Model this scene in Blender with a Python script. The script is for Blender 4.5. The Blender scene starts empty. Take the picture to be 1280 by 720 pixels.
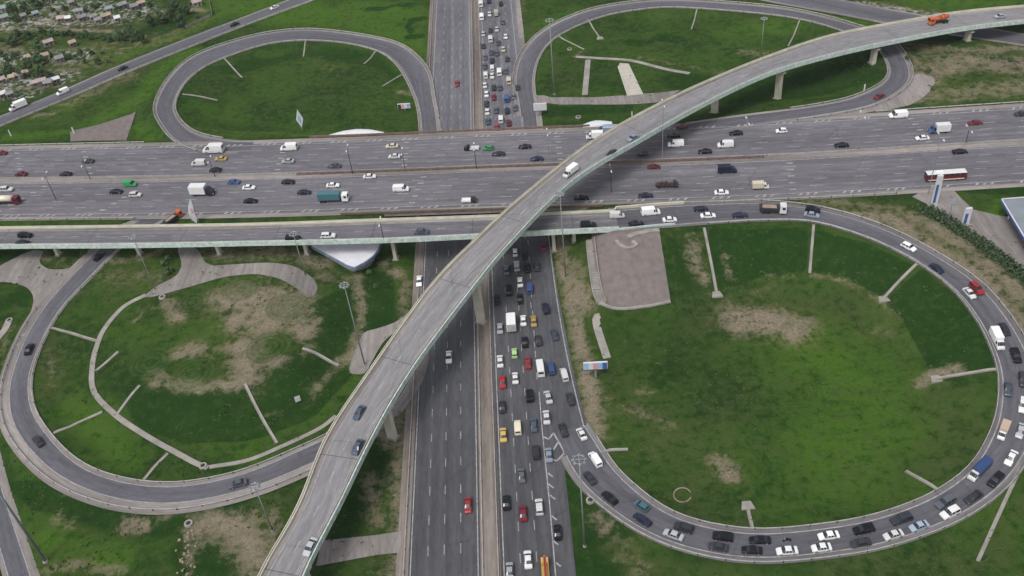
import bpy, bmesh, math, random
import numpy as np
from mathutils import Vector, Matrix
from mathutils.geometry import delaunay_2d_cdt
random.seed(7); rng = np.random.default_rng(7)

# ------------------------------------------------------------------ camera
FPX, CAMH = 1200.0, 185.0
def _nrm(v): return v / np.linalg.norm(v)
_down = _nrm(np.array([165., 1440., FPX]))          # image direction of the plumb line
_up = -_down
_n = np.array([577. - 640., -620. - 360., FPX]); _n = _nrm(_n - _up * np.dot(_n, _up))
RW = np.array([np.cross(_n, _up), _n, _up])          # camera axes (right, down, forward) -> world
def un(px, py, z=0.0):
    r = RW @ np.array([px - 640., py - 360., FPX]); t = (z - CAMH) / r[2]
    return np.array([r[0] * t, r[1] * t, z])
def pr(x, y, z):
    c = RW.T @ np.array([x, y, z - CAMH]); return 640 + FPX * c[0] / c[2], 360 + FPX * c[1] / c[2]
scene = bpy.context.scene
COL = scene.collection
cam_d = bpy.data.cameras.new('camera'); cam = bpy.data.objects.new('camera', cam_d); COL.objects.link(cam)
cam_d.sensor_width = 36.0; cam_d.lens = FPX / 1280 * 36.0; cam_d.clip_end = 9000; cam_d.clip_start = 1
m3 = Matrix([[RW[i][0], -RW[i][1], -RW[i][2]] for i in range(3)])
cam.matrix_world = Matrix.Translation((0, 0, CAMH)) @ m3.to_4x4()
scene.camera = cam

# ------------------------------------------------------------------ light
SUN_EL, SUN_AZ = 58.0, 215.0
w = bpy.data.worlds.new('World'); scene.world = w; w.use_nodes = True
nt = w.node_tree; bg = nt.nodes['Background']
sky = nt.nodes.new('ShaderNodeTexSky'); sky.sky_type = 'NISHITA'; sky.sun_disc = False
sky.sun_elevation = math.radians(SUN_EL); sky.sun_rotation = math.radians(SUN_AZ)
sky.dust_density = 4.0; sky.air_density = 1.0
hs = nt.nodes.new('ShaderNodeHueSaturation'); hs.inputs['Saturation'].default_value = 0.35
nt.links.new(sky.outputs[0], hs.inputs['Color']); nt.links.new(hs.outputs[0], bg.inputs[0]); bg.inputs[1].default_value = 0.12
sl = bpy.data.lights.new('sun', 'SUN'); sl.energy = 1.2; sl.angle = math.radians(20); sl.color = (1, .98, .96)
so = bpy.data.objects.new('sun', sl); COL.objects.link(so)
_a, _e = math.radians(SUN_AZ), math.radians(SUN_EL)
so.rotation_euler = Vector((math.sin(_a) * math.cos(_e), math.cos(_a) * math.cos(_e), math.sin(_e))).to_track_quat('Z', 'Y').to_euler()
vs = scene.view_settings; vs.view_transform = 'Standard'; vs.look = 'None'; vs.gamma = 1; vs.exposure = 0.42

# ------------------------------------------------------------------ materials
def _mat(name):
    m = bpy.data.materials.new(name); m.use_nodes = True
    return m, m.node_tree, m.node_tree.nodes['Principled BSDF']
def plain(name, col, rough=.6, metal=0, var=.12, scale=.6, spec=.3):
    """procedural: base colour broken up with noise in world space"""
    m, t, b = _mat(name)
    b.inputs['Roughness'].default_value = rough; b.inputs['Metallic'].default_value = metal
    b.inputs['Specular IOR Level'].default_value = spec
    tc = t.nodes.new('ShaderNodeNewGeometry'); n = t.nodes.new('ShaderNodeTexNoise'); n.inputs['Scale'].default_value = scale
    n.inputs['Detail'].default_value = 6; t.links.new(tc.outputs['Position'], n.inputs['Vector'])
    mx = t.nodes.new('ShaderNodeMix'); mx.data_type = 'RGBA'
    mx.inputs[6].default_value = [c * (1 - var) for c in col] + [1]; mx.inputs[7].default_value = [min(1, c * (1 + var)) for c in col] + [1]
    r = t.nodes.new('ShaderNodeMapRange'); r.inputs[1].default_value = .3; r.inputs[2].default_value = .7
    t.links.new(n.outputs[0], r.inputs[0]); t.links.new(r.outputs[0], mx.inputs[0]); t.links.new(mx.outputs[2], b.inputs['Base Color'])
    return m
def asphalt(name, col, streak=.22, patch=.2, seed=0.):
    """asphalt with tyre streaks along v, patches across"""
    m, t, b = _mat(name); b.inputs['Roughness'].default_value = .85; b.inputs['Specular IOR Level'].default_value = .25
    L = t.links; uv = t.nodes.new('ShaderNodeUVMap'); uv.uv_map = 'UVMap'
    def noise(sx, sy, det, sc=1.):
        mp = t.nodes.new('ShaderNodeMapping'); mp.inputs['Scale'].default_value = (sx, sy, 1); mp.inputs['Location'].default_value = (seed, seed * 1.7, 0)
        n = t.nodes.new('ShaderNodeTexNoise'); n.inputs['Scale'].default_value = sc; n.inputs['Detail'].default_value = det
        L.new(uv.outputs[0], mp.inputs[0]); L.new(mp.outputs[0], n.inputs['Vector']); return n.outputs[0]
    def mr(o, a, c, lo, hi):
        r = t.nodes.new('ShaderNodeMapRange'); L.new(o, r.inputs[0])
        for i, v in enumerate((a, c, lo, hi)): r.inputs[i + 1].default_value = v
        return r.outputs[0]
    def mul(a, c):
        r = t.nodes.new('ShaderNodeMath'); r.operation = 'MULTIPLY'; L.new(a, r.inputs[0]); L.new(c, r.inputs[1]); return r.outputs[0]
    s = mr(noise(.62, .006, 3), .3, .7, 1 - streak, 1 + streak)
    p = mr(noise(.05, .012, 5), .35, .65, 1 - patch, 1 + patch)
    g = mr(noise(1.6, .35, 8), .25, .75, .86, 1.14)
    cr = mr(noise(.9, .12, 2, 1.), .46, .54, .93, 1.05)
    v = mul(mul(mul(s, p), g), cr)
    mp = t.nodes.new('ShaderNodeMapping'); mp.inputs['Scale'].default_value = (1 / 3.8, 1 / 37., 1); mp.inputs['Location'].default_value = (.02, seed * .37, 0); L.new(uv.outputs[0], mp.inputs[0])
    fl = t.nodes.new('ShaderNodeVectorMath'); fl.operation = 'FLOOR'; L.new(mp.outputs[0], fl.inputs[0]); wn = t.nodes.new('ShaderNodeTexWhiteNoise'); L.new(fl.outputs[0], wn.inputs['Vector']); v = mul(v, mr(wn.outputs['Value'], .0, 1., .93, 1.06))
    m2 = t.nodes.new('ShaderNodeMapping'); m2.inputs['Scale'].default_value = (.11, .035, 1); L.new(uv.outputs[0], m2.inputs[0]); vv = t.nodes.new('ShaderNodeTexVoronoi'); vv.feature = 'DISTANCE_TO_EDGE'; L.new(m2.outputs[0], vv.inputs['Vector']); vv.inputs['Scale'].default_value = 1.
    v = mul(v, mr(vv.outputs['Distance'], 0., .012, .8, 1.))
    m4 = t.nodes.new('ShaderNodeMapping'); m4.inputs['Scale'].default_value = (.3, .06, 1); m4.inputs['Location'].default_value = (seed, 4., 0); L.new(uv.outputs[0], m4.inputs[0]); v4 = t.nodes.new('ShaderNodeTexVoronoi'); v4.inputs['Scale'].default_value = 1.; L.new(m4.outputs[0], v4.inputs['Vector']); v = mul(v, mr(v4.outputs['Distance'], .05, .22, .9, 1.))
    cc = t.nodes.new('ShaderNodeVectorMath'); cc.operation = 'SCALE'; cc.inputs[0].default_value = col; L.new(v, cc.inputs['Scale'])
    L.new(cc.outputs[0], b.inputs['Base Color']); return m
M = {}
M['asph_ew'] = asphalt('asphalt_wide_highway', (.135, .130, .142), .18, .13)
M['asph_ns'] = asphalt('asphalt_dark_highway', (.076, .077, .084), .18, .14, 3.)
M['asph_far'] = asphalt('asphalt_far_highway', (.13, .128, .142), .2, .14, 4.)  # paler grey for the far stretch of the dark highway
M['asph_loop'] = asphalt('asphalt_slip_road', (.10, .098, .112), .16, .12, 7.)
M['asph_deck'] = asphalt('asphalt_flyover', (.205, .2, .206), .07, .06, 11.)
M['shoulder'] = asphalt('gritty_shoulder', (.21, .19, .178), .2, .25, 5.)
M['shoulder_d'] = asphalt('slip_road_shoulder', (.15, .14, .14), .2, .25, 6.)
M['verge'] = asphalt('dusty_verge', (.185, .158, .14), .35, .3, 9.)
M['pave'] = asphalt('dusty_pavement', (.215, .195, .183), .12, .22, 13.)
M['white'] = plain('white_road_paint', (.31, .305, .30), .8, var=.34, scale=.9)
M['concrete'] = plain('concrete', (.27, .25, .225), .9, var=.2, scale=.35)
M['cream'] = plain('cream_concrete', (.5, .475, .39), .85, var=.14, scale=.3)
M['green'] = plain('pale_green_parapet', (.47, .55, .50), .7, var=.24, scale=.9)
M['steel'] = plain('galvanised_steel', (.42, .41, .40), .6, .1, var=.2, scale=.7)
M['rust'] = plain('brown_fence_steel', (.17, .12, .10), .7, var=.25, scale=.8)
M['pole'] = plain('grey_pole_paint', (.24, .26, .26), .5, .2)
M['rubber'] = plain('tyre_rubber', (.02, .02, .02), .9)
M['glass'] = plain('car_glass', (.018, .022, .027), .12, spec=.5)
M['lamp'] = plain('clear_lamp', (.7, .7, .68), .2)
M['redlamp'] = plain('red_lamp', (.35, .02, .02), .3)
M['dark'] = plain('dark_trim', (.03, .03, .03), .7)
M['bwhite'] = plain('white_panel', (.58, .58, .6), .5, var=.06)
M['bblue'] = plain('blue_panel', (.05, .10, .30), .5)
M['brick'] = plain('brown_paving_slabs', (.17, .143, .135), .9, var=.16, scale=.5)
M['trunk'] = plain('bark', (.09, .07, .05), .95)
M['sky_blue'] = plain('light_blue_panel', (.25, .42, .62), .5)
M['pink'] = plain('pink_print', (.6, .3, .36), .5)
M['mint'] = plain('mint_print', (.42, .62, .5), .5)
M['soil'] = plain('bare_soil', (.26, .2, .16), .95, var=.3, scale=.4)
PAINT = {'white': (.72, .72, .71), 'silver': (.40, .42, .44), 'grey': (.11, .12, .14), 'dark grey': (.035, .038, .046), 'black': (.008, .009, .012),
         'navy blue': (.018, .022, .05), 'blue': (.045, .085, .22), 'light blue': (.28, .34, .42), 'grey-blue': (.06, .08, .115), 'teal': (.07, .18, .21),
         'red': (.33, .03, .035), 'dark red': (.15, .014, .025), 'green': (.04, .26, .1), 'lime green': (.35, .55, .22), 'yellow': (.5, .34, .10),
         'orange': (.5, .11, .03), 'cream': (.62, .56, .44), 'beige': (.45, .35, .27), 'brown': (.09, .055, .05)}
PM = {k: plain('paint_' + k.replace(' ', '_').replace('-', '_'), v, .3, 0, var=.04, spec=.35) for k, v in PAINT.items()}
for m in PM.values():      # every vehicle's paint a little different
    t = m.node_tree; b = t.nodes['Principled BSDF']; src = b.inputs['Base Color'].links[0].from_socket; oi = t.nodes.new('ShaderNodeObjectInfo'); rr = t.nodes.new('ShaderNodeMapRange'); t.links.new(oi.outputs['Random'], rr.inputs[0]); rr.inputs[3].default_value = .72; rr.inputs[4].default_value = 1.12
    vm = t.nodes.new('ShaderNodeVectorMath'); vm.operation = 'SCALE'; t.links.new(src, vm.inputs[0]); t.links.new(rr.outputs[0], vm.inputs['Scale']); t.links.new(vm.outputs[0], b.inputs['Base Color'])
def foliage(name, a, b):
    m, t, p = _mat(name); p.inputs['Roughness'].default_value = .8
    g = t.nodes.new('ShaderNodeNewGeometry'); o = t.nodes.new('ShaderNodeObjectInfo'); mx = t.nodes.new('ShaderNodeMix'); mx.data_type = 'RGBA'
    n = t.nodes.new('ShaderNodeTexNoise'); n.inputs['Scale'].default_value = .9; t.links.new(g.outputs['Position'], n.inputs['Vector'])
    ad = t.nodes.new('ShaderNodeMath'); ad.operation = 'MULTIPLY_ADD'; ad.inputs[1].default_value = .5; t.links.new(n.outputs[0], ad.inputs[0])
    ml = t.nodes.new('ShaderNodeMath'); ml.operation = 'MULTIPLY'; ml.inputs[1].default_value = .5; t.links.new(o.outputs['Random'], ml.inputs[0]); t.links.new(ml.outputs[0], ad.inputs[2])
    mx.inputs[6].default_value = a + (1,); mx.inputs[7].default_value = b + (1,)
    t.links.new(ad.outputs[0], mx.inputs[0]); t.links.new(mx.outputs[2], p.inputs['Base Color']); return m
M['leaf'] = foliage('leaf_green', (.03, .075, .02), (.10, .17, .06))
M['leafd'] = foliage('leaf_dark', (.025, .05, .018), (.06, .10, .035))

# ------------------------------------------------------------------ object helpers
def tag(o, label=None, cat=None, group=None, kind=None):
    if label: o['label'] = label
    if cat: o['category'] = cat
    if group: o['group'] = group
    if kind: o['kind'] = kind
    return o
def link(name, me, mat=None, parent=None):
    o = bpy.data.objects.new(name, me); COL.objects.link(o)
    if mat is not None and me is not None and len(me.materials) == 0: me.materials.append(mat)
    if parent is not None: o.parent = parent
    return o
def empty(name, loc, rz=0., label=None, cat=None, group=None):
    o = bpy.data.objects.new(name, None); COL.objects.link(o); o.location = loc; o.rotation_euler = (0, 0, rz); o.empty_display_size = .5
    return tag(o, label, cat, group)
def mesh(name, verts, faces, uvs=None, smooth=False):
    me = bpy.data.meshes.new(name); me.from_pydata([tuple(map(float, v)) for v in verts], [], [tuple(map(int, f)) for f in faces])
    if uvs is not None:
        ul = me.uv_layers.new(name='UVMap'); uva = np.asarray(uvs, dtype=np.float32)
        li = np.zeros(len(me.loops), dtype=np.int32); me.loops.foreach_get('vertex_index', li); ul.data.foreach_set('uv', uva[li].ravel())
    if smooth: me.polygons.foreach_set('use_smooth', [True] * len(me.polygons))
    me.update(); return me
class MB:
    def __init__(s): s.v = []; s.f = []
    def box(s, c, size, rz=0., taper=1., tx=None):
        x, y, z = [k / 2 for k in size]; b = len(s.v); ca, sa = math.cos(rz), math.sin(rz)
        for dz in (-1, 1):
            k = taper if dz > 0 else 1; kx = (tx if tx is not None else taper) if dz > 0 else 1
            for dx, dy in ((-1, -1), (1, -1), (1, 1), (-1, 1)):
                X, Y = dx * x * kx, dy * y * k
                s.v.append((c[0] + X * ca - Y * sa, c[1] + X * sa + Y * ca, c[2] + dz * z))
        s.f += [(b, b + 3, b + 2, b + 1), (b + 4, b + 5, b + 6, b + 7)] + [(b + i, b + (i + 1) % 4, b + 4 + (i + 1) % 4, b + 4 + i) for i in range(4)]
        return s
    def tube(s, p, q, r0, r1=None, n=8):
        r1 = r0 if r1 is None else r1; p, q = Vector(p), Vector(q); d = (q - p).normalized()
        a = d.orthogonal().normalized(); c = d.cross(a); b = len(s.v)
        for P, r in ((p, r0), (q, r1)):
            for i in range(n):
                t = 2 * math.pi * i / n; s.v.append(tuple(P + a * (r * math.cos(t)) + c * (r * math.sin(t))))
        for i in range(n): s.f.append((b + i, b + (i + 1) % n, b + n + (i + 1) % n, b + n + i))
        s.f.append(tuple(b + i for i in reversed(range(n)))); s.f.append(tuple(b + n + i for i in range(n))); return s
    def poly(s, pts):
        b = len(s.v); s.v += [tuple(p) for p in pts]; s.f.append(tuple(range(b, b + len(pts)))); return s
    def prism(s, pts, z0, z1):
        b = len(s.v); n = len(pts)
        s.v += [(p[0], p[1], z0) for p in pts] + [(p[0], p[1], z1) for p in pts]
        s.f.append(tuple(b + i for i in reversed(range(n)))); s.f.append(tuple(b + n + i for i in range(n)))
        for i in range(n): s.f.append((b + i, b + (i + 1) % n, b + n + (i + 1) % n, b + n + i))
        return s
    def mesh(s, name, smooth=False): return mesh(name, s.v, s.f, None, smooth)
    def build(s, name, mat, parent=None, smooth=False): return link(name, s.mesh(name, smooth), mat, parent)

def catmull(P, step=1.6):
    P = np.asarray(P, float); P = np.vstack([2 * P[0] - P[1], P, 2 * P[-1] - P[-2]]); out = []
    for i in range(1, len(P) - 2):
        p0, p1, p2, p3 = P[i - 1:i + 3]; n = max(2, int(np.linalg.norm((p2 - p1)[:2]) / step))
        for k in range(n):
            t = k / n
            out.append(.5 * ((2 * p1) + (-p0 + p2) * t + (2 * p0 - 5 * p1 + 4 * p2 - p3) * t * t + (-p0 + 3 * p1 - 3 * p2 + p3) * t ** 3))
    out.append(P[-2]); return np.array(out)
class Road:
    """L/R edge lines in world space"""
    def __init__(s, rungs=None, L=None, R=None, step=1.6):
        if rungs is not None:
            L = np.array([un(a, b, z) for a, b, c, d, z in rungs]); R = np.array([un(c, d, z) for a, b, c, d, z in rungs])
        E6 = catmull(np.hstack([L, R]), step); s.L = E6[:, :3]; s.R = E6[:, 3:]
        if rungs is not None:                       # square the cross-sections up
            def sm(A, n):
                k = np.ones(n) / n; P_ = np.concatenate([np.repeat(A[:1], n // 2, 0), A, np.repeat(A[-1:], n // 2, 0)])
                return np.stack([np.convolve(P_[:, j], k, 'valid') for j in range(A.shape[1])], 1)
            C0 = sm((s.L + s.R) / 2, 5); T0 = np.gradient(C0, axis=0)[:, :2]; T0 /= np.linalg.norm(T0, axis=1)[:, None]; N0 = np.stack([-T0[:, 1], T0[:, 0]], 1)
            if np.sum(N0 * (s.L - s.R)[:, :2]) < 0: N0 = -N0
            def hit(E):
                o = []
                for c, t, n_ in zip(C0, T0, N0):
                    q = (E[:, :2] - c[:2]); al = np.abs(q @ t); ac = q @ n_; al = al + 1e3 * (np.abs(ac) > 25); k = int(np.argmin(al + .05 * np.abs(ac)))
                    o.append(ac[k])
                return np.array(o)
            a_, b_ = hit(s.L), hit(s.R); m_ = ((a_ + b_) / 2)[:, None]; w_ = (a_ - b_)[:, None]
            w_ = sm(np.clip(w_, .6 * np.median(w_), 1.7 * np.median(w_)), 9); m_ = sm(np.clip(m_, -2.5, 2.5), 9); C1 = C0.copy(); C1[:, :2] += N0 * m_
            s.L = C1.copy(); s.L[:, :2] += N0 * w_ / 2; s.R = C1.copy(); s.R[:, :2] -= N0 * w_ / 2
        s.C = (s.L + s.R) / 2; s.hw = np.linalg.norm((s.L - s.R)[:, :2], axis=1) / 2
        T = np.gradient(s.C, axis=0); s.T = T / np.linalg.norm(T, axis=1)[:, None]
        s.N = (s.L - s.R); s.N[:, 2] = 0; s.N /= np.linalg.norm(s.N, axis=1)[:, None]      # towards L
        s.S = np.concatenate([[0], np.cumsum(np.linalg.norm(np.diff(s.C, axis=0), axis=1))])
    def near(s, x, y):
        i = int(np.argmin((s.C[:, 0] - x) ** 2 + (s.C[:, 1] - y) ** 2)); return i
    def off(s, o, dz=0.):
        """polyline at signed offset from centre (metres, + = L side)"""
        p = s.C + s.N * (np.asarray(o).reshape(-1, 1) if np.ndim(o) else o); p = p.copy(); p[:, 2] += dz; return p
def strip(name, A, B, dz, mat, parent=None, S=None, mask=None, nx=1):
    """sheet between polylines A and B"""
    A = np.array(A); B = np.array(B); n = len(A)
    if S is None: S = np.concatenate([[0], np.cumsum(np.linalg.norm(np.diff((A + B) / 2, axis=0), axis=1))])
    v = []; uv = []
    w0 = np.linalg.norm((A - B)[:, :2], axis=1)
    for i in range(n):
        for k in range(nx + 1):
            p = A[i] + (B[i] - A[i]) * k / nx; v.append((p[0], p[1], p[2] + dz)); uv.append((w0[i] * k / nx, S[i]))
    f = []
    for i in range(n - 1):
        if mask is not None and not mask[i]: continue
        for k in range(nx):
            a = i * (nx + 1) + k; f.append((a, a + 1, a + nx + 2, a + nx + 1))
    me = mesh(name, v, f, uv)
    if len(me.polygons) and me.polygons[0].normal.z < 0: me.flip_normals()
    return link(name, me, mat, parent)
def dashes(name, rd, o, dz, w=.16, ln=3., per=9., mat=None, parent=None, s0=0., s1=1e9, ph=0.):
    P = rd.off(o); Sx = rd.S; v = []; f = []; s = s0 + ph
    if ln >= per: ln = per + .01
    while s < min(Sx[-1] - ln, s1):
        k = len(v)
        for t in (s, s + ln / 2, s + ln):
            c = np.array([np.interp(t, Sx, P[:, j]) for j in range(3)]); nn = np.array([np.interp(t, Sx, rd.N[:, j]) for j in range(3)])
            v += [c + nn * w / 2 + [0, 0, dz], c - nn * w / 2 + [0, 0, dz]]
        f += [(k, k + 1, k + 3, k + 2), (k + 2, k + 3, k + 5, k + 4)]; s += per
    me = mesh(name, v, f)
    if len(me.polygons) and me.polygons[0].normal.z < 0: me.flip_normals()
    return link(name, me, mat or M['white'], parent)
def line(name, rd, o, dz, w=.2, mat=None, parent=None, i0=0, i1=None):
    sl_ = slice(i0, i1); oo = np.asarray(o) if np.ndim(o) else o
    A = rd.off(oo + w / 2)[sl_]; B = rd.off(oo - w / 2)[sl_]
    return strip(name, A, B, dz, mat or M['white'], parent)
def wall_bm(mb, P, w, h, z0=0., Nn=None):
    """extruded wall/rail of width w, height h along polyline"""
    P = np.asarray(P); T = np.gradient(P, axis=0)[:, :2]; T /= np.linalg.norm(T, axis=1)[:, None] + 1e-9; N = np.stack([-T[:, 1], T[:, 0]], 1)
    b = len(mb.v); n = len(P)
    for i in range(n):
        for sx, sz in ((-1, 0), (1, 0), (1, 1), (-1, 1)):
            mb.v.append((P[i, 0] + N[i, 0] * w / 2 * sx, P[i, 1] + N[i, 1] * w / 2 * sx, P[i, 2] + z0 + sz * h))
    for i in range(n - 1):
        for k in range(4):
            a = b + 4 * i + k; c = b + 4 * i + (k + 1) % 4; mb.f.append((a, c, c + 4, a + 4))
    mb.f.append((b, b + 3, b + 2, b + 1)); e = b + 4 * (n - 1); mb.f.append((e, e + 1, e + 2, e + 3)); return mb
def resample(P, step):
    P = np.asarray(P); S = np.concatenate([[0], np.cumsum(np.linalg.norm(np.diff(P, axis=0), axis=1))]); n = max(2, int(S[-1] / step))
    s = np.linspace(0, S[-1], n + 1); return np.stack([np.interp(s, S, P[:, j]) for j in range(3)], 1)

# ------------------------------------------------------------------ road geometry
ZE = 6.5
ewc = np.array([un(x, y, ZE) for x, y in ((0, 226), (320, 220.2), (640, 208.8), (960, 196.7), (1280, 177.5))])
d0 = _nrm(ewc[0] - ewc[1]); d1 = _nrm(ewc[-1] - ewc[-2])
ewc = np.vstack([ewc[0] + d0 * 500, ewc[0] + d0 * 160, ewc, ewc[-1] + d1 * 150, ewc[-1] + d1 * 500])
_t = np.gradient(ewc, axis=0); _t /= np.linalg.norm(_t, axis=1)[:, None]; _nn = np.stack([-_t[:, 1], _t[:, 0], _t[:, 2] * 0], 1)
EW = Road(L=ewc + _nn * 22.6, R=ewc - _nn * 22.9)
def ns(x0, x1): return Road(L=np.array([[x0, -150, 0], [x0, 1400, 0]], float), R=np.array([[x1, -150, 0], [x1, 1400, 0]], float), step=6)
NSL = ns(-34.0, -18.6); NSR = ns(-12.9, 2.1)
LOOPR = Road([(758, 263.5, 758, 288.5, 9.08), (775, 263, 775, 287.5, 8.88), (822, 259, 822, 283, 8), (900, 255, 900, 277, 7), (960, 255, 960, 274, 6.8), (1035, 265, 1017, 276, 6.6), (1108, 288, 1085, 296, 6.4), (1172, 322, 1147, 326, 6.1),
    (1222, 356, 1192, 360, 5.8), (1258, 398, 1222, 396, 5.4), (1280, 435, 1240, 430, 5.0), (1293, 475, 1252, 465, 4.6), (1294, 520, 1252, 508, 4.2), (1287, 552, 1243, 540, 3.8),
    (1270, 583, 1228, 570, 3.4), (1244, 612, 1208, 594, 3.0), (1205, 640, 1175, 617, 2.6), (1155, 662, 1135, 636, 2.3), (1080, 684, 1067, 655, 1.8), (960, 697, 960, 667, 1.4),
    (880, 689, 890, 660, 1.1), (815, 667, 840, 645, .8), (768, 638, 802, 620, .55), (728, 603, 765, 585, .25), (707, 570, 747, 555, .06), (693, 530, 731, 535, 0.0)])
LOOPB = Road([(190, 266, 215, 270, 6.3), (150, 290, 176, 290, 5.8), (118, 317, 142, 316, 5.2), (81, 354, 107, 352, 4.6), (51, 390, 77, 384, 4.1), (28, 431, 53, 424, 3.6), (13, 478, 36, 472, 3.2), (12, 510, 40, 513, 2.9),
    (22, 540, 55, 538, 2.6), (50, 575, 80, 567, 2.3), (87, 602, 112, 589, 2.0), (140, 622, 152, 602, 1.7), (195, 629, 196, 608, 1.5), (250, 625, 240, 606, 1.3), (318, 608, 305, 592, 1.1), (387, 580, 370, 565, .8),
    (440, 552, 422, 540, .5), (490, 510, 468, 500, .2), (516, 470, 503, 452, .05), (520, 430, 512, 415, 0)])
LOOPTL = Road([(548, 185, 528, 188, .0), (546, 152, 527, 160, .02), (541, 125, 523, 130, .1), (535, 92, 511, 102, .4), (520, 72, 497, 80, 1), (495, 55, 475, 64, 1.6), (445, 44, 432, 53, 2.5), (382, 38, 376, 50, 3.3), (320, 45, 324, 57, 4.1), (250, 67, 263, 79, 5),
    (215, 95, 232, 101, 5.5), (196, 130, 217, 130, 6), (201, 152, 224, 152, 6.3), (222, 176, 246, 168, 6.45), (262, 190, 285, 176, 6.5), (310, 188, 325, 178, 6.5)])
LOOPTR = Road([(654, 182, 675, 182, .0), (650, 138, 670, 138, .02), (645, 98, 666, 98, .3), (655, 65, 676, 66, .7), (685, 36, 699, 43, 1.2), (735, 14, 747, 22, 1.8), (790, 4, 797, 12, 2.4), (850, 1, 850, 9, 3), (960, 9, 955, 17, 4), (1022, 20, 1015, 27, 4.5),
    (1075, 35, 1060, 41, 5), (1112, 50, 1092, 55, 5.4), (1132, 76, 1110, 78, 5.8), (1136, 98, 1110, 98, 6), (1118, 117, 1092, 112, 6.2), (1085, 132, 1055, 126, 6.4), (1030, 143, 1000, 136, 6.5), (975, 151, 950, 142, 6.5), (915, 160, 897, 149, 6.5), (865, 167, 850, 156, 6.5)])
DIAL = Road([(-160, 205, -160, 220, 3), (-50, 168, -50, 180, 3), (0, 146, 0, 157, 3), (75, 115, 80, 124, 3), (150, 82, 158, 90, 3), (235, 48, 240, 57, 3), (320, 16, 322, 25, 3), (372, -4, 382, 3, 3), (430, -25, 440, -18, 3), (520, -55, 530, -48, 3)])
DIAR = Road([(900, -36, 890, -22, 3), (960, -18, 940, -4, 3), (1030, -4, 1000, 8, 3), (1100, 10, 1050, 17, 3), (1160, 21, 1112, 29, 3), (1220, 33, 1200, 44, 3.2), (1290, 45, 1280, 56, 3.4), (1380, 60, 1370, 74, 3.6)])
BLR = Road([(-40, 560, -12, 553, .8), (-22, 620, 3, 612, .6), (-4, 675, 20, 665, .4), (12, 730, 38, 718, .2), (30, 800, 60, 790, .1)])
GOREA = Road([(640, 75, 650, 75, 0), (638, 110, 652, 110, 0), (636, 150, 655, 150, 0), (636, 182, 656, 182, 0)]); GOREB = Road([(543, 98, 550, 98, 0), (538, 130, 550, 130, 0), (538, 185, 550, 185, 0)])
SLIP = Road([(655, 280, 684, 280, 0), (655, 340, 692, 340, 0), (665, 420, 706, 420, 0), (680, 480, 721, 480, 0), (692, 538, 740, 538, 0), (700, 580, 745, 562, 0)])
RAMP = Road([(-650, 293, -650, 319, 12), (-400, 290, -400, 316, 12), (-160, 287, -160, 313, 12), (0, 285, 0, 309, 12), (160, 283, 160, 308, 12), (320, 280.5, 320, 305, 12), (480, 275, 480, 301.5, 11.8), (600, 271, 600, 296, 11.2), (690, 267, 690, 291.5, 10.3), (775, 263, 775, 287.5, 8.9)])
FLY = Road([(290, 800, 352, 800, 8.5), (322, 720, 386, 712, 10), (370, 635, 428, 628, 11.6), (407, 540 + 5, 472, 540, 13), (447, 482, 522, 457, 15), (535, 360, 594, 360, 17.3), (590, 303, 641, 303, 18.5), (640, 256, 718, 227, 19), (735, 181, 797, 178, 18.8),
    (825, 130, 880, 131, 17.6), (895, 98, 960, 93, 16.2), (960, 72, 1035, 70, 15), (1035, 47, 1120, 51, 13.5), (1120, 30, 1200, 36, 12), (1200, 17, 1280, 26, 10.5), (1300, 8, 1370, 17, 8.5)])

# ------------------------------------------------------------------ terrain
CP = [(0, 700, .5), (150, 690, 0), (300, 690, 0), (60, 640, 1), (5, 350, 4.5), (5, 420, 3.5), (200, 380, 5), (300, 370, 5), (380, 390, 4.5), (140, 400, 4), (250, 470, 4.8), (350, 450, 4.5),
      (180, 470, 4), (100, 500, 1.5), (130, 560, 1), (200, 540, 1), (300, 560, .8), (380, 520, .5), (430, 470, .5), (460, 400, .8), (480, 340, .5), (90, 440, 2.5), (110, 390, 3.5), (120, 480, 1.8),
      (30, 340, 5), (150, 340, 4.8), (250, 330, 4.6), (330, 330, 4.6), (395, 355, 4.3), (430, 345, 2.5), (450, 620, 0), (480, 700, 0), (500, 600, 0), (230, 500, 2.6), (330, 500, 2.2), (300, 480, 4.4),
      (800, 450, 0), (900, 500, 0), (1000, 550, 0), (1100, 500, 0), (960, 400, .3), (1100, 450, 0), (760, 400, .2), (850, 600, 0), (1150, 560, .5), (1000, 620, .3), (720, 400, 0), (720, 340, .2), (800, 340, .2),
      (950, 330, .5), (1060, 360, .5), (1150, 400, .5), (1190, 450, .5),
      (1150, 270, 6.3), (1200, 300, 6.3), (1260, 330, 6.3), (1270, 270, 6.4), (1100, 260, 6.4), (1320, 420, 5.5), (1340, 520, 4), (760, 680, 0), (900, 712, .5), (1100, 715, 1), (1250, 690, 1.8),
      (50, 50, 3), (150, 40, 3), (100, 150, 3), (200, 60, 3), (20, 100, 3), (0, 0, 3), (200, 10, 3), (300, 100, 1), (400, 100, .5), (450, 130, .3), (350, 150, 1), (500, 20, .5), (450, 20, .5), (80, 172, 5),
      (700, 80, .5), (800, 60, .5), (900, 60, 1), (950, 100, 1.3), (1000, 100, 2), (1070, 90, 3), (690, 145, 1), (900, 130, 3), (700, 20, .5), (780, 110, .6), (1200, 80, 5), (1250, 100, 6), (1160, 100, 5.6), (1200, 10, 3),
      (900, -10, 2), (700, -30, .5), (300, -20, 3), (1300, 0, 3)]
CPW = np.array([un(a, b, z) for a, b, z in CP])
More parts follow.
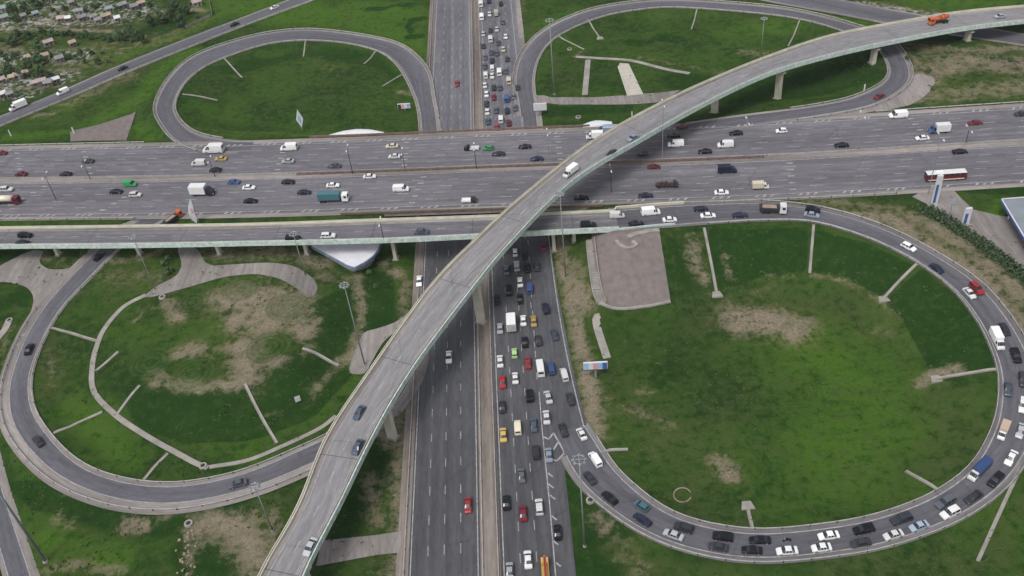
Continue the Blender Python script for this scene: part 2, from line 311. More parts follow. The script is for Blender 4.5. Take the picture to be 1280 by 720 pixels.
def axis(lo, hi, st, far):
    a = list(np.arange(lo, hi + .01, st)); g = st; x = hi; r = []
    while x < far: g *= 1.35; x += g; r.append(x)
    g = st; x = lo; l = []
    while x > -far: g *= 1.35; x -= g; l.append(x)
    return np.array(l[::-1] + a + r)
GX = axis(-300, 260, 1.25, 4000); GY = axis(95, 530, 1.25, 4000)
XX, YY = np.meshgrid(GX, GY, indexing='ij'); PX = XX.ravel(); PY = YY.ravel()
num = np.zeros_like(PX); den = np.zeros_like(PX) + 1e-12
for cx, cy, cz in CPW:
    wgt = 1.0 / ((PX - cx) ** 2 + (PY - cy) ** 2 + 30) ** 2; num += wgt * cz; den += wgt
base = num / den
far = np.clip((np.hypot(np.maximum(0, np.abs(PX + 20) - 300), np.maximum(0, np.abs(PY - 310) - 230))) / 100, 0, 1)
base = base * (1 - far)
def rdist(rd, pad, i0=0, i1=None, stp=1):
    """per terrain vertex: distance beyond road edge, road z"""
    C = rd.C[i0:i1:stp]; hw = rd.hw[i0:i1:stp]
    dd = np.full(PX.shape, 1e6); zz = np.zeros_like(PX)
    mnx, mxx, mny, mxy = C[:, 0].min() - 60, C[:, 0].max() + 60, C[:, 1].min() - 60, C[:, 1].max() + 60
    idx = np.where((PX > mnx) & (PX < mxx) & (PY > mny) & (PY < mxy))[0]
    for k in range(0, len(idx), 20000):
        j = idx[k:k + 20000]
        q = (PX[j, None] - C[None, :, 0]) ** 2 + (PY[j, None] - C[None, :, 1]) ** 2
        a = np.argmin(q, 1); dd[j] = np.sqrt(q[np.arange(len(j)), a]) - hw[a] - pad; zz[j] = C[a, 2]
    return np.maximum(dd, 0), zz
LOW = .14
T = base.copy(); cuts = []
ewgap = (EW.C[:, 0] > -46) & (EW.C[:, 0] < 14)
for rd, pad, slp in ((EW, 2.5, .5), (LOOPR, 1.8, .25), (LOOPB, 2.6, .3), (LOOPTL, 2., .3), (LOOPTR, 2., .3), (DIAL, 1.5, .3), (DIAR, 1.5, .3), (GOREA, 1., .3), (GOREB, 1., .3), (BLR, 2., .3), (SLIP, 1.5, .3)):
    dd, zz = rdist(rd, pad, stp=2)
    if rd is EW:
        # crossing over the dark highway: no embankment below the bridge
        hide = (PX > -47) & (PX < 15); up_ = np.where(hide, -1e3, zz - LOW - slp * dd)
    else: up_ = zz - LOW - slp * dd
    up_ = np.where(dd > 900, -1e3, up_)
    T = np.maximum(T, up_); cuts.append((dd, zz, slp))
for dd, zz, slp in cuts[1:]:
    T = np.minimum(T, np.where(dd < 900, zz - LOW + .5 * dd, 1e3))
for x0, x1 in ((-38, 6),):
    dn = np.maximum(0, np.maximum(x0 - PX, PX - x1)); T = np.minimum(T, -LOW + .75 * dn)
ddE, zzE = cuts[0][0], cuts[0][1]
T = np.minimum(T, np.where(ddE < .5, zzE - LOW, 1e3))
TG = T.reshape(XX.shape)
def ground(x, y):
    i = min(max(np.searchsorted(GX, x) - 1, 0), len(GX) - 2); j = min(max(np.searchsorted(GY, y) - 1, 0), len(GY) - 2)
    u = (x - GX[i]) / (GX[i + 1] - GX[i]); v = (y - GY[j]) / (GY[j + 1] - GY[j])
    return TG[i, j] * (1 - u) * (1 - v) + TG[i + 1, j] * u * (1 - v) + TG[i, j + 1] * (1 - u) * v + TG[i + 1, j + 1] * u * v
def G(px, py):
    """first point of the ground seen at this pixel of the photograph"""
    r = RW @ np.array([px - 640., py - 360., FPX]); t0 = (9.5 - CAMH) / r[2]; t1 = (-.5 - CAMH) / r[2]; prev = t0
    for k in range(1, 61):
        t = t0 + (t1 - t0) * k / 60; p = r * t
        if CAMH + p[2] <= ground(p[0], p[1]):
            a, b_ = prev, t
            for _ in range(10):
                c = (a + b_) / 2; p = r * c
                if CAMH + p[2] <= ground(p[0], p[1]): b_ = c
                else: a = c
            p = r * b_; return np.array([p[0], p[1], ground(p[0], p[1])])
        prev = t
    p = r * t1; return np.array([p[0], p[1], ground(p[0], p[1])])

# ground paint: soil, dark growth plus shade painted on the mound's east slope, fresh growth, dry growth  (strokes: pixels, radius m, strength)
ST = {'dirt': [
    ([(290, 372), (345, 372), (365, 385), (330, 395)], 9, 1), ([(300, 400), (330, 410)], 7, .9), ([(370, 402), (378, 415)], 5, .9), ([(305, 435), (310, 470)], 6, 1), ([(325, 460), (350, 450)], 3.5, .9),
    ([(195, 478), (240, 484), (300, 482)], 2.6, .95), ([(210, 380), (222, 395)], 4, .8), ([(225, 440), (245, 435)], 4.5, .85), ([(395, 400), (385, 440)], 3, .7), ([(270, 440), (300, 425)], 4, .6), ([(195, 470), (220, 475)], 4, .7), ([(180, 385), (170, 400)], 2.5, .6),
    ([(448, 345), (452, 400), (440, 450), (425, 450)], 2.4, .8), ([(400, 345), (440, 350)], 4, .6), ([(425, 455), (400, 480), (385, 505)], 2., .6), ([(380, 505), (335, 520)], 1.8, .4), ([(250, 318), (340, 315), (400, 330)], 5, .75),
    ([(925, 400), (960, 402), (990, 410)], 7.5, 1), ([(905, 395), (930, 415)], 5, .6), ([(900, 578), (912, 592)], 3.6, .9), ([(800, 488), (812, 492)], 2, .8), ([(780, 510), (825, 520), (840, 535)], 3, .55), ([(830, 555), (825, 575)], 3, .4), ([(1085, 415), (1100, 412)], 4, .45),
    ([(865, 300), (868, 330), (880, 350)], 3.5, .75), ([(905, 320), (912, 350)], 2., .7), ([(895, 375), (930, 380), (960, 355)], 3, .45), ([(1150, 480), (1165, 470), (1195, 462)], 2.6, .85), ([(960, 345), (1012, 342), (1060, 352), (1100, 375), (1125, 392)], 1.6, .6), ([(1120, 490), (1150, 560)], 4, .2),
    ([(1050, 268), (1110, 272), (1150, 300), (1190, 325), (1230, 350), (1270, 400), (1300, 450)], 4.5, .95), ([(1000, 250), (1060, 254), (1120, 262)], 3, .6), ([(1140, 270), (1180, 290)], 4, .7), ([(1170, 285), (1230, 325), (1275, 370)], 5, .8),
    ([(1155, 95), (1180, 80), (1230, 75), (1280, 85)], 11, .8), ([(1150, 120), (1200, 118), (1280, 108)], 8, .7), ([(1140, 60), (1200, 62), (1270, 60)], 5, .7), ([(1130, 55), (1150, 80), (1142, 105), (1132, 120)], 3, .7),
    ([(505, 440), (500, 520), (497, 600), (500, 660), (497, 720)], 2.8, .85), ([(460, 600), (470, 650)], 3.5, .7), ([(480, 540), (490, 560)], 3, .8), ([(480, 330), (510, 350), (505, 400)], 3, .7), ([(480, 705), (500, 715)], 5, .5),
    ([(700, 300), (705, 340), (715, 380), (728, 440), (738, 500), (745, 545)], 3.2, .95), ([(715, 330), (730, 380)], 4, .85), ([(760, 500), (755, 530)], 2.4, .5),
    ([(265, 655), (300, 660), (320, 700)], 6.5, .95), ([(340, 650), (330, 700)], 4, .7), ([(155, 658), (180, 658)], 3, .85), ([(210, 640), (206, 645)], 2.2, .7), ([(70, 648), (90, 655)], 2.5, .55), ([(60, 712), (100, 705), (150, 715)], 2.5, .7), ([(260, 645), (270, 640)], 3, .6), ([(233, 660), (238, 715)], 1.6, .7),
    ([(750, 648), (760, 665)], 3.5, .75), ([(790, 700), (800, 712)], 4, .6), ([(800, 660), (770, 700)], 3, .4), ([(950, 690), (880, 705)], 2, .3),
    ([(0, 36), (80, 37), (160, 40)], 2.3, .9), ([(25, 30), (150, 24)], 5.5, .75), ([(0, 62), (100, 62), (165, 60), (183, 45)], 1.5, .8), ([(0, 86), (90, 87)], 1.2, .85), ([(0, 110), (35, 110), (60, 100)], 3.5, .75), ([(0, 120), (40, 115)], 4, .6), ([(20, 10), (120, 5), (200, 20)], 8, .4), ([(0, 55), (60, 75), (120, 75)], 14, .5), ([(0, 95), (100, 85), (170, 55)], 10, .5), ([(0, 15), (180, 15)], 12, .45), ([(120, 60), (220, 40)], 9, .5), ([(160, 60), (220, 50), (250, 25)], 7, .4), ([(240, 12), (255, 14)], 3, .8),
    ([(85, 130), (160, 95)], 7, .55), ([(45, 145), (65, 142)], 3, .8), ([(110, 130), (180, 85)], 3, .3), ([(232, 160), (500, 168)], 1.2, .6), ([(380, 70), (430, 88)], 8, .3), ([(500, 115), (515, 118)], 2, .8),
    ([(718, 72), (730, 62)], 2, .6), ([(930, 65), (960, 68)], 4, .7), ([(650, 0), (645, 40)], 4, .5), ([(800, 72), (900, 90)], 2.6, .5), ([(690, 30), (720, 60)], 2, .3), ([(940, 15), (1100, 5)], 3, .3), ([(1040, -2), (1130, 12), (1180, 18)], 4, .7), ([(640, 10), (650, 90)], 3, .6),
    ([(610, 150), (640, 10)], .1, 0), ([(10, 470), (2, 440), (15, 410)], 2, .6), ([(100, 615), (60, 590), (25, 560)], 2.5, .6), ([(150, 632), (220, 636), (290, 625)], 1.8, .5), ([(65, 400), (80, 380), (100, 365)], 1.4, .5), ([(60, 440), (62, 480)], 3, .45), ([(95, 330), (140, 345), (180, 345), (215, 355)], 5, .5), ([(200, 315), (170, 325), (130, 325)], 3, .7), ([(50, 320), (80, 328)], 3, .6)],
 'litter': [([(0, 30), (60, 25), (160, 20)], 9, 1), ([(0, 75), (100, 70)], 8, .7), ([(0, 105), (80, 98)], 7, .9), ([(0, 5), (120, 8), (180, 12)], 7, .8), ([(0, 120), (40, 118)], 4, .9), ([(1180, 20), (1140, 14), (1060, 2)], 3, .6), ([(200, 15), (240, 10)], 5, .4)],
 'dark': [
    ([(200, 510), (300, 520), (340, 470), (400, 465)], 9, .75), ([(180, 500), (150, 480)], 6, .6), ([(370, 360), (430, 430)], 7, .5), ([(470, 330), (475, 400)], 5, .9), ([(320, 380), (360, 430)], 3, .2), ([(230, 570), (330, 560)], 6, .3),
    ([(460, 600), (430, 660)], 5, .7), ([(470, 560), (485, 600)], 4, .7), ([(100, 630), (200, 650), (290, 640)], 6, .8), ([(0, 580), (30, 620)], 4, .4), ([(240, 690), (260, 715)], 6, .8), ([(700, 620), (720, 700), (760, 715)], 6, .6), ([(850, 690), (1000, 708)], 6, .5),
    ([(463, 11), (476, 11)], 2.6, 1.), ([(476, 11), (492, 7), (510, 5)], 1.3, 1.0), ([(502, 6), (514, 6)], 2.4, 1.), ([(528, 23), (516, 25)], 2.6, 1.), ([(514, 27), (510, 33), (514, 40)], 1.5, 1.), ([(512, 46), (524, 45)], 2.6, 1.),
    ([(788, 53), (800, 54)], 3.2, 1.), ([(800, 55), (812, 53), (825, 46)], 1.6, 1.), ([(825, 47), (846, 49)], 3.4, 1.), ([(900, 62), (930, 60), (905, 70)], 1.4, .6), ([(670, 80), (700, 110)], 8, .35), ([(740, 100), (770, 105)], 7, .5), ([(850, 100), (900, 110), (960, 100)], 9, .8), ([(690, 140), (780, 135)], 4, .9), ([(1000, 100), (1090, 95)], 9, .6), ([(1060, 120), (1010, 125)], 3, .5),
    ([(300, 80), (400, 62), (470, 70), (495, 100)], 6, .5), ([(330, 100), (450, 110)], 12, .2), ([(225, 20), (200, 35)], 9, .9), ([(1150, 45), (1200, 50)], 5, .7), ([(1240, 72), (1260, 75)], 4, .8), ([(0, 380), (25, 370)], 6, .6), ([(0, 320), (20, 318)], 4, .8), ([(200, 320), (290, 318), (340, 315)], 4, .5), ([(1180, 275), (1230, 300), (1270, 335)], 4, .8), ([(1210, 235), (1280, 240)], 3, .8), ([(1000, 580), (1100, 590)], 10, .3), ([(850, 480), (950, 450)], 14, .25)],
 'fresh': [
    ([(1030, 450), (1110, 520), (1050, 570)], 16, .8), ([(1150, 560), (1200, 520)], 10, .35), ([(1080, 620), (1150, 610)], 8, .5), ([(1130, 420), (1100, 400)], 8, .5), ([(900, 560), (1000, 640)], 9, .4),
    ([(330, 10), (420, 25), (520, 60)], 14, 1), ([(260, 5), (300, 10)], 8, 1), ([(440, 10), (530, 20)], 10, .9), ([(100, 160), (180, 120), (200, 90), (240, 65)], 5, 1), ([(10, 172), (80, 165)], 4, .9), ([(170, 160), (190, 175)], 4, .7), ([(150, 72), (220, 45), (280, 15)], 3.5, 1), ([(60, 130), (90, 135)], 3, .6),
    ([(260, 170), (340, 168), (480, 166)], 4, .7), ([(240, 130), (300, 150)], 7, .4), ([(680, 30), (720, 15)], 6, .6), ([(900, 40), (1000, 30)], 7, .5), ([(760, 70), (860, 70)], 5, .4), ([(1150, 2), (1280, 5)], 8, .7), ([(1000, 12), (1090, 32), (1110, 38)], 3, .9), ([(830, 40), (900, 50)], 5, .3),
    ([(300, 560), (400, 500), (430, 470)], 5, .6), ([(90, 510), (130, 545), (160, 575)], 6, .7), ([(150, 420), (220, 420), (260, 410)], 8, .4), ([(50, 600), (60, 680), (110, 690)], 7, .45), ([(60, 670), (100, 690), (150, 700)], 4, .8), ([(5, 370), (20, 400)], 4, .3), ([(740, 640), (800, 680)], 5, .2), ([(1240, 272), (1255, 252)], 2.5, .9), ([(1230, 620), (1260, 660)], 5, .4), ([(230, 545), (330, 580)], 4, .5)],
 'dry': [
    ([(880, 400), (960, 380), (1060, 380), (1120, 400)], 9, .7), ([(760, 470), (800, 520), (860, 560)], 8, .6), ([(900, 520), (880, 600), (850, 640)], 8, .5), ([(1180, 500), (1210, 560), (1180, 590)], 9, .7), ([(760, 600), (850, 650), (930, 650)], 4, .6), ([(960, 500), (980, 470)], 9, .3), ([(1060, 600), (1100, 580)], 8, .4),
    ([(250, 520), (270, 540)], 8, .6), ([(60, 430), (70, 500)], 5, .6), ([(380, 370), (410, 380), (420, 400)], 5, .9), ([(160, 350), (210, 350)], 7, .7), ([(250, 390), (330, 440)], 12, .5), ([(300, 640), (380, 620)], 5, .6), ([(40, 620), (130, 640)], 5, .5), ([(430, 620), (480, 600)], 5, .6),
    ([(0, 40), (200, 40)], 30, .6), ([(0, 90), (120, 90)], 18, .6), ([(300, 90), (450, 100)], 12, .3), ([(1150, 80), (1280, 80)], 18, .8), ([(1050, 262), (1150, 280), (1280, 380)], 7, .9), ([(720, 680), (950, 712), (1200, 700)], 7, .6), ([(660, 30), (650, 80)], 5, .6), ([(690, 70), (710, 110)], 5, .5), ([(100, 120), (170, 90)], 6, .7), ([(1100, 60), (1140, 90)], 4, .7), ([(1240, 700), (1280, 640)], 4, .5)]}
ATT = {}
for kname, strokes in ST.items():
    A_ = np.zeros_like(PX)
    for pts, rad, stg in strokes:
        W_ = np.array([G(*p) for p in pts]); W_ = resample(W_, max(1.5, rad / 2)) if len(W_) > 1 else W_
        sel = np.where((PX > W_[:, 0].min() - 2.2 * rad) & (PX < W_[:, 0].max() + 2.2 * rad) & (PY > W_[:, 1].min() - 2.2 * rad) & (PY < W_[:, 1].max() + 2.2 * rad))[0]
        if not len(sel): continue
        q = np.full(len(sel), 1e9)
        for c in W_: q = np.minimum(q, (PX[sel] - c[0]) ** 2 + (PY[sel] - c[1]) ** 2)
        A_[sel] = np.maximum(A_[sel], stg * np.exp(-q / (rad * rad) * .8))
    if kname == 'dark':
        for poly, stg in (([(885, 287), (1010, 284), (1008, 338), (960, 343), (898, 363)], .95), ([(1018, 287), (1085, 304), (1145, 333), (1100, 370), (1060, 348), (1016, 340)], .95), ([(1152, 336), (1190, 367), (1220, 400), (1238, 440), (1244, 459), (1168, 470), (1150, 440), (1128, 398), (1106, 377)], .95),
                          ([(160, 503), (205, 488), (300, 486), (380, 440), (425, 456), (440, 470), (395, 520), (335, 545), (300, 552), (230, 556), (165, 522)], .8), ([(385, 380), (440, 358), (448, 400), (425, 450), (390, 430)], .7), ([(455, 330), (490, 330), (492, 395), (455, 405)], .9), ([(0, 600), (40, 640), (200, 650), (290, 640), (300, 628), (160, 640), (60, 600)], .7),  # mound's east slope darkened in colour so its relief shows
                          ([(740, 396), (895, 384), (900, 430), (880, 470), (760, 440)], .35), ([(848, 292), (878, 290), (890, 365), (845, 372)], .45), ([(930, 130), (1040, 118), (1095, 96), (1060, 78), (960, 95), (840, 125)], .5), ([(700, 612), (712, 600), (760, 640), (800, 668), (740, 690), (712, 690)], .55), ([(250, 85), (380, 60), (480, 72), (505, 110), (470, 85), (380, 72), (280, 95)], .5)):
            W_ = np.array([G(*p)[:2] for p in poly]); n_ = len(W_); ins_ = np.zeros(len(PX), bool); dd_ = np.full(len(PX), 1e9)
            bb = (PX > W_[:, 0].min() - 6) & (PX < W_[:, 0].max() + 6) & (PY > W_[:, 1].min() - 6) & (PY < W_[:, 1].max() + 6); k_ = np.where(bb)[0]; x_, y_ = PX[k_], PY[k_]; inn = np.zeros(len(k_), bool); dist = np.full(len(k_), 1e9)
            for i_ in range(n_):
                a, b_ = W_[i_], W_[(i_ + 1) % n_]; cnd = ((a[1] > y_) != (b_[1] > y_)) & (x_ < (b_[0] - a[0]) * (y_ - a[1]) / (b_[1] - a[1] + 1e-12) + a[0]); inn ^= cnd
                ab = b_ - a; tt = np.clip(((x_ - a[0]) * ab[0] + (y_ - a[1]) * ab[1]) / (ab @ ab), 0, 1); dist = np.minimum(dist, np.hypot(x_ - a[0] - tt * ab[0], y_ - a[1] - tt * ab[1]))
            sd = np.where(inn, dist, -dist); A_[k_] = np.maximum(A_[k_], stg * np.clip(.5 + sd / 1.6, 0, 1))
    ATT[kname] = A_
nX, nY = len(GX), len(GY)
ii, jj = np.meshgrid(np.arange(nX - 1), np.arange(nY - 1), indexing='ij'); a0 = (ii * nY + jj).ravel()
fcs = np.stack([a0, a0 + nY, a0 + nY + 1, a0 + 1], 1)
me = bpy.data.meshes.new('ground')
me.vertices.add(len(PX)); me.vertices.foreach_set('co', np.stack([PX, PY, T], 1).astype(np.float32).ravel())
me.loops.add(fcs.size); me.loops.foreach_set('vertex_index', fcs.astype(np.int32).ravel())
me.polygons.add(len(fcs)); me.polygons.foreach_set('loop_start', (np.arange(len(fcs)) * 4).astype(np.int32)); me.update(calc_edges=True); me.validate()
me.polygons.foreach_set('use_smooth', [True] * len(me.polygons))
for kname, A_ in ATT.items():
    at = me.attributes.new(kname, 'FLOAT', 'POINT'); at.data.foreach_set('value', A_.astype(np.float32))
gm, t, b = _mat('grass_and_soil'); Lk = t.links; b.inputs['Roughness'].default_value = 1; b.inputs['Specular IOR Level'].default_value = 0.
geo = t.nodes.new('ShaderNodeNewGeometry')
def N_(scale, det=5, rough=.55, off=0.):
    mp = t.nodes.new('ShaderNodeMapping'); mp.inputs['Location'].default_value = (off, off * .7, 0); Lk.new(geo.outputs['Position'], mp.inputs[0])
    n = t.nodes.new('ShaderNodeTexNoise'); n.inputs['Scale'].default_value = scale; n.inputs['Detail'].default_value = det; n.inputs['Roughness'].default_value = rough
    Lk.new(mp.outputs[0], n.inputs['Vector']); return n.outputs[0]
def MATH(op, a, c=None, d=None):
    n = t.nodes.new('ShaderNodeMath'); n.operation = op
    for i, v in enumerate((a, c, d)):
        if v is None: continue
        if isinstance(v, (int, float)): n.inputs[i].default_value = v
        else: Lk.new(v, n.inputs[i])
    return n.outputs[0]
def MR(v, a, c, lo=0., hi=1.):
    n = t.nodes.new('ShaderNodeMapRange'); Lk.new(v, n.inputs[0]); n.clamp = True
    for i, x in enumerate((a, c, lo, hi)): n.inputs[i + 1].default_value = x
    return n.outputs[0]
def MIX(f, a, c):
    n = t.nodes.new('ShaderNodeMix'); n.data_type = 'RGBA'
    if isinstance(f, (int, float)): n.inputs[0].default_value = f
    else: Lk.new(f, n.inputs[0])
    for i, v in ((6, a), (7, c)):
        if isinstance(v, tuple): n.inputs[i].default_value = v + (1,)
        else: Lk.new(v, n.inputs[i])
    return n.outputs[2]
def ATTR(nm):
    n = t.nodes.new('ShaderNodeAttribute'); n.attribute_name = nm; return n.outputs['Fac']
n1, n2, n3, n4 = N_(.035, 6, .6), N_(.16, 8, .65, 40), N_(.9, 8, .75, 80), N_(.07, 5, .6, 120)
n5 = N_(.42, 7, .7, 200); n6 = N_(1.9, 5, .75, 17)
def JIT(a): return MATH('ADD', MATH('MULTIPLY', MATH('SUBTRACT', n2, .5), a), MATH('MULTIPLY', MATH('SUBTRACT', n5, .5), a))
c = MIX(MR(n1, .4, .6), (.026, .052, .012), (.056, .094, .018))
c = MIX(MR(n4, .45, .7, 0, .6), c, (.066, .09, .026))
c = MIX(MATH('MULTIPLY', MR(MATH('ADD', ATTR('fresh'), JIT(.5)), .15, .75), .9), c, (.085, .145, .018))
c = MIX(MATH('MULTIPLY', MR(MATH('ADD', ATTR('dry'), JIT(1.6)), .2, .85), .6), c, (.10, .095, .042))
n7 = N_(.11, 7, .7, 300); c = MIX(MR(n7, .5, .68, 0, .5), c, (.085, .092, .03)); c = MIX(MR(n7, .48, .34, 0, .5), c, (.018, .044, .010)); c = MIX(MR(n5, .5, .68, 0, .5), c, (.10, .10, .045)); c = MIX(MR(n5, .48, .32, 0, .6), c, (.016, .036, .010))
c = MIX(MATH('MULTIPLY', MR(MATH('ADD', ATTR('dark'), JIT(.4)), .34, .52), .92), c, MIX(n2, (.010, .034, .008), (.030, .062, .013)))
c = MIX(MR(n7, .52, .66, 0, .3), c, (.05, .075, .02)); c = MIX(MR(n5, .52, .66, 0, .38), c, (.085, .095, .035)); c = MIX(MR(n5, .48, .34, 0, .34), c, (.014, .036, .009)); c = MIX(MR(n3, .56, .68, 0, .35), c, (.12, .125, .06))
soil = MIX(MR(n6, .3, .7), (.15, .115, .085), (.34, .288, .215)); soil = MIX(MR(n5, .52, .62, 0, .45), soil, (.09, .095, .045))
c = MIX(MR(MATH('ADD', MATH('MULTIPLY', ATTR('dirt'), .95), MATH('ADD', MATH('ADD', MATH('MULTIPLY', MATH('SUBTRACT', n2, .5), 1.3), MATH('MULTIPLY', MATH('SUBTRACT', n5, .5), 1.5)), MATH('MULTIPLY', MATH('SUBTRACT', n3, .5), .9))), .42, .95), c, soil)
vo = t.nodes.new('ShaderNodeTexVoronoi'); vo.inputs['Scale'].default_value = .75; Lk.new(geo.outputs['Position'], vo.inputs['Vector'])
bw = t.nodes.new('ShaderNodeHueSaturation'); bw.inputs['Saturation'].default_value = .25; bw.inputs['Value'].default_value = .5; Lk.new(vo.outputs['Color'], bw.inputs['Color'])
c = MIX(MATH('MULTIPLY', MR(ATTR('litter'), .2, .7), MR(MATH('ADD', n5, MATH('MULTIPLY', MATH('SUBTRACT', n3, .5), .5)), .5, .58)), c, bw.outputs[0])
# rings mown into the grass
sx = t.nodes.new('ShaderNodeSeparateXYZ'); Lk.new(geo.outputs['Position'], sx.inputs[0])
RINGS = [(302, 361, 6.5), (359, 383, 6.8), (336, 434, 7), (241, 467, 7), (188, 453, 6.5), (240, 378, 5.5), (1113, 450, 8.5), (1043, 497, 8), (1130, 499, 9), (1085, 560, 12), (868, 560, 7)]
for px_, py_, rr in RINGS:
    g = G(px_, py_)
    dx = MATH('SUBTRACT', sx.outputs[0], float(g[0])); dy = MATH('SUBTRACT', sx.outputs[1], float(g[1]))
    d_ = MATH('SQRT', MATH('ADD', MATH('MULTIPLY', dx, dx), MATH('MULTIPLY', dy, dy)))
    dw = MATH('ADD', d_, MATH('MULTIPLY', n3, 1.5))
    wav = MR(MATH('SINE', MATH('MULTIPLY', dw, 2 * math.pi / 1.7)), -.1, .9)
    ins = MATH('MULTIPLY', MR(d_, rr, rr - .8), MR(n5, .35, .55, .25, 1.))
    if py_ < 470 and px_ < 600:
        c = MIX(MATH('MULTIPLY', ins, MATH('MULTIPLY', wav, .6)), c, (.026, .055, .014)); c = MIX(MATH('MULTIPLY', ins, MATH('MULTIPLY', MATH('SUBTRACT', 1., wav), .55)), c, (.07, .10, .035))
    else: c = MIX(MATH('MULTIPLY', ins, MATH('MULTIPLY', wav, .15 if rr < 10 else .06)), c, (.02, .042, .012))
c = MIX(MR(n3, .3, .75, 0, .42), c, MIX(.5, c, (.012, .02, .008)))
nn_ = N_(3.2, 4, .7, 9); c = MIX(MR(nn_, .5, .8, 0, .35), c, MIX(.5, c, (.15, .15, .075)))
tn = t.nodes.new('ShaderNodeMix'); tn.data_type = 'RGBA'; tn.blend_type = 'MULTIPLY'; tn.inputs[0].default_value = 1.; Lk.new(c, tn.inputs[6]); tn.inputs[7].default_value = (.70, .90, .74, 1)
tsel = MR(MATH('ADD', ATTR('dirt'), ATTR('litter')), .15, .6); Lk.new(MIX(tsel, tn.outputs[2], c), b.inputs['Base Color'])
bp = t.nodes.new('ShaderNodeBump'); bp.inputs['Strength'].default_value = .6; bp.inputs['Distance'].default_value = .8; Lk.new(n3, bp.inputs['Height']); Lk.new(bp.outputs[0], b.inputs['Normal'])
tag(link('ground', me, gm), 'green grass with brown bare patches around the roads', kind='structure')

# ------------------------------------------------------------------ roads
def S_(o): return tag(o, kind='structure')
def road(name, rd, mat, sh=1.2, shL=None, shR=None, dz=0., lines=True, mask=None):
    shL = sh if shL is None else shL; shR = sh if shR is None else shR
    if shL > 0: S_(strip('road_shoulder', rd.off(rd.hw + shL), rd.off(rd.hw * 0 + rd.hw - .02), dz - .012, M['shoulder'], S=rd.S, mask=mask))
    if shR > 0: S_(strip('road_shoulder', rd.off(-rd.hw + .02), rd.off(-rd.hw - shR), dz - .012, M['shoulder'], S=rd.S, mask=mask))
    S_(strip(name, rd.off(rd.hw), rd.off(-rd.hw), dz, mat, S=rd.S, mask=mask, nx=2))
    if lines:
        S_(line('edge_line', rd, rd.hw - .12, dz + .012, .2)); S_(line('edge_line', rd, -rd.hw + .12, dz + .012, .2))
# dark highway (two carriageways)
flat = lambda x, y: np.array([[x, -150, 0], [x, 1400, 0]], float)
def nsstrip(name, x0, x1, dz, mat, y0=-150, y1=1400):
    P = lambda x: np.stack([np.full(60, float(x)), np.linspace(y0, y1, 60), np.zeros(60)], 1)
    return S_(strip(name, P(x0), P(x1), dz, mat, nx=2))
for xa, xb in ((-34.6, -18.1), (-13.6, 3.0)): nsstrip('highway', xa, xb, 0, M['asph_ns'], -150, 285); nsstrip('highway', xa, xb, 0, M['asph_far'], 285, 1400)
nsstrip('highway_median', -18.1, -13.6, .02, M['verge']); nsstrip('road_shoulder', -37.4, -34.6, -.012, M['verge']); nsstrip('road_shoulder', 3.0, 5.4, -.03, M['shoulder'], 315, 1400)
for x in (-34.1, -18.7, -12.9): nsstrip('edge_line', x - .12, x + .12, .014, M['white'])
nsstrip('edge_line', 1.0, 1.24, .014, M['white'], 300, 1400)
xt = lambda px, py: un(px, py, 0)[0]
for x in (-30.2, -26.45, -22.65): S_(dashes('lane_marking', ns(x - 1, x + 1), 0, .014, .18, 2.7, 8.6, ph=5.4))
for x in (-9.15, -5.45): S_(dashes('lane_marking', ns(x - 1, x + 1), 0, .014, .18, 2.7, 8.6, ph=1.4))
S_(dashes('lane_marking', ns(-1.8 - 1, -1.8 + 1), 0, .014, .18, 2.7, 8.6, s0=346.))
# diverging lanes right of the jam
def sheet(name, poly, z_of, mat, dz=.02, cell=3., kind='structure'):
    pts = [Vector((p[0], p[1])) for p in poly]; n = len(pts)
    xs = [p.x for p in pts]; ys = [p.y for p in pts]; extra = []
    x = min(xs)
    bnd = []
    for i in range(n):
        a, b_ = pts[i], pts[(i + 1) % n]; k = max(1, int((b_ - a).length / cell))
        for q in range(k): bnd.append(a + (b_ - a) * q / k)
    m_ = len(bnd); edges = [(i, (i + 1) % m_) for i in range(m_)]
    while x < max(xs):
        y = min(ys)
        while y < max(ys): extra.append(Vector((x + random.uniform(-.1, .1), y + random.uniform(-.1, .1)))); y += cell
        x += cell
    vs_, es_, fs_, *_r = delaunay_2d_cdt(bnd + extra, edges, [list(range(m_))], 1, 1e-4)
    me = mesh(name, [(v.x, v.y, z_of(v.x, v.y) + dz) for v in vs_], fs_, [(v.x, v.y) for v in vs_])
    if len(me.polygons) and sum(p.normal.z for p in me.polygons) < 0: me.flip_normals()
    o = link(name, me, mat); 
    if kind: o['kind'] = kind
    return o
def gz(x, y):
    """top of the terrain around a point (for sheets draped over it)"""
    return max(ground(x, y), ground(x + .6, y), ground(x - .6, y), ground(x, y + .6), ground(x, y - .6))
zero = lambda x, y: 0.
div = [un(p[0], p[1], 0)[:2] for p in ((686, 297), (700, 380), (716, 460), (735, 538), (741, 552), (712, 572), (706, 590), (706, 630), (716, 700), (722, 740), (722, 900), (690, 900), (690, 720), (672, 500), (660, 400), (650, 290))]
sheet('slip_lane', div, zero, M['asph_ns'], .007, 4.)
def pxline(name, pts, z, w=.2, mat=None, dz=.022, step=2.5, parent=None):
    P = catmull(np.array([un(p[0], p[1], z) for p in pts]), step); T_ = np.gradient(P, axis=0); T_ /= np.linalg.norm(T_, axis=1)[:, None] + 1e-9
    N2 = np.stack([-T_[:, 1], T_[:, 0], T_[:, 2] * 0], 1); return S_(strip(name, P + N2 * w / 2, P - N2 * w / 2, dz, mat or M['white'], parent))
pxline('edge_line', [(685, 290), (697, 380), (712, 460), (731, 538), (734, 543)], 0, .28)
pxline('edge_line', [(674, 490), (678, 540), (687, 630), (694.5, 720), (706, 860)], 0, .26)
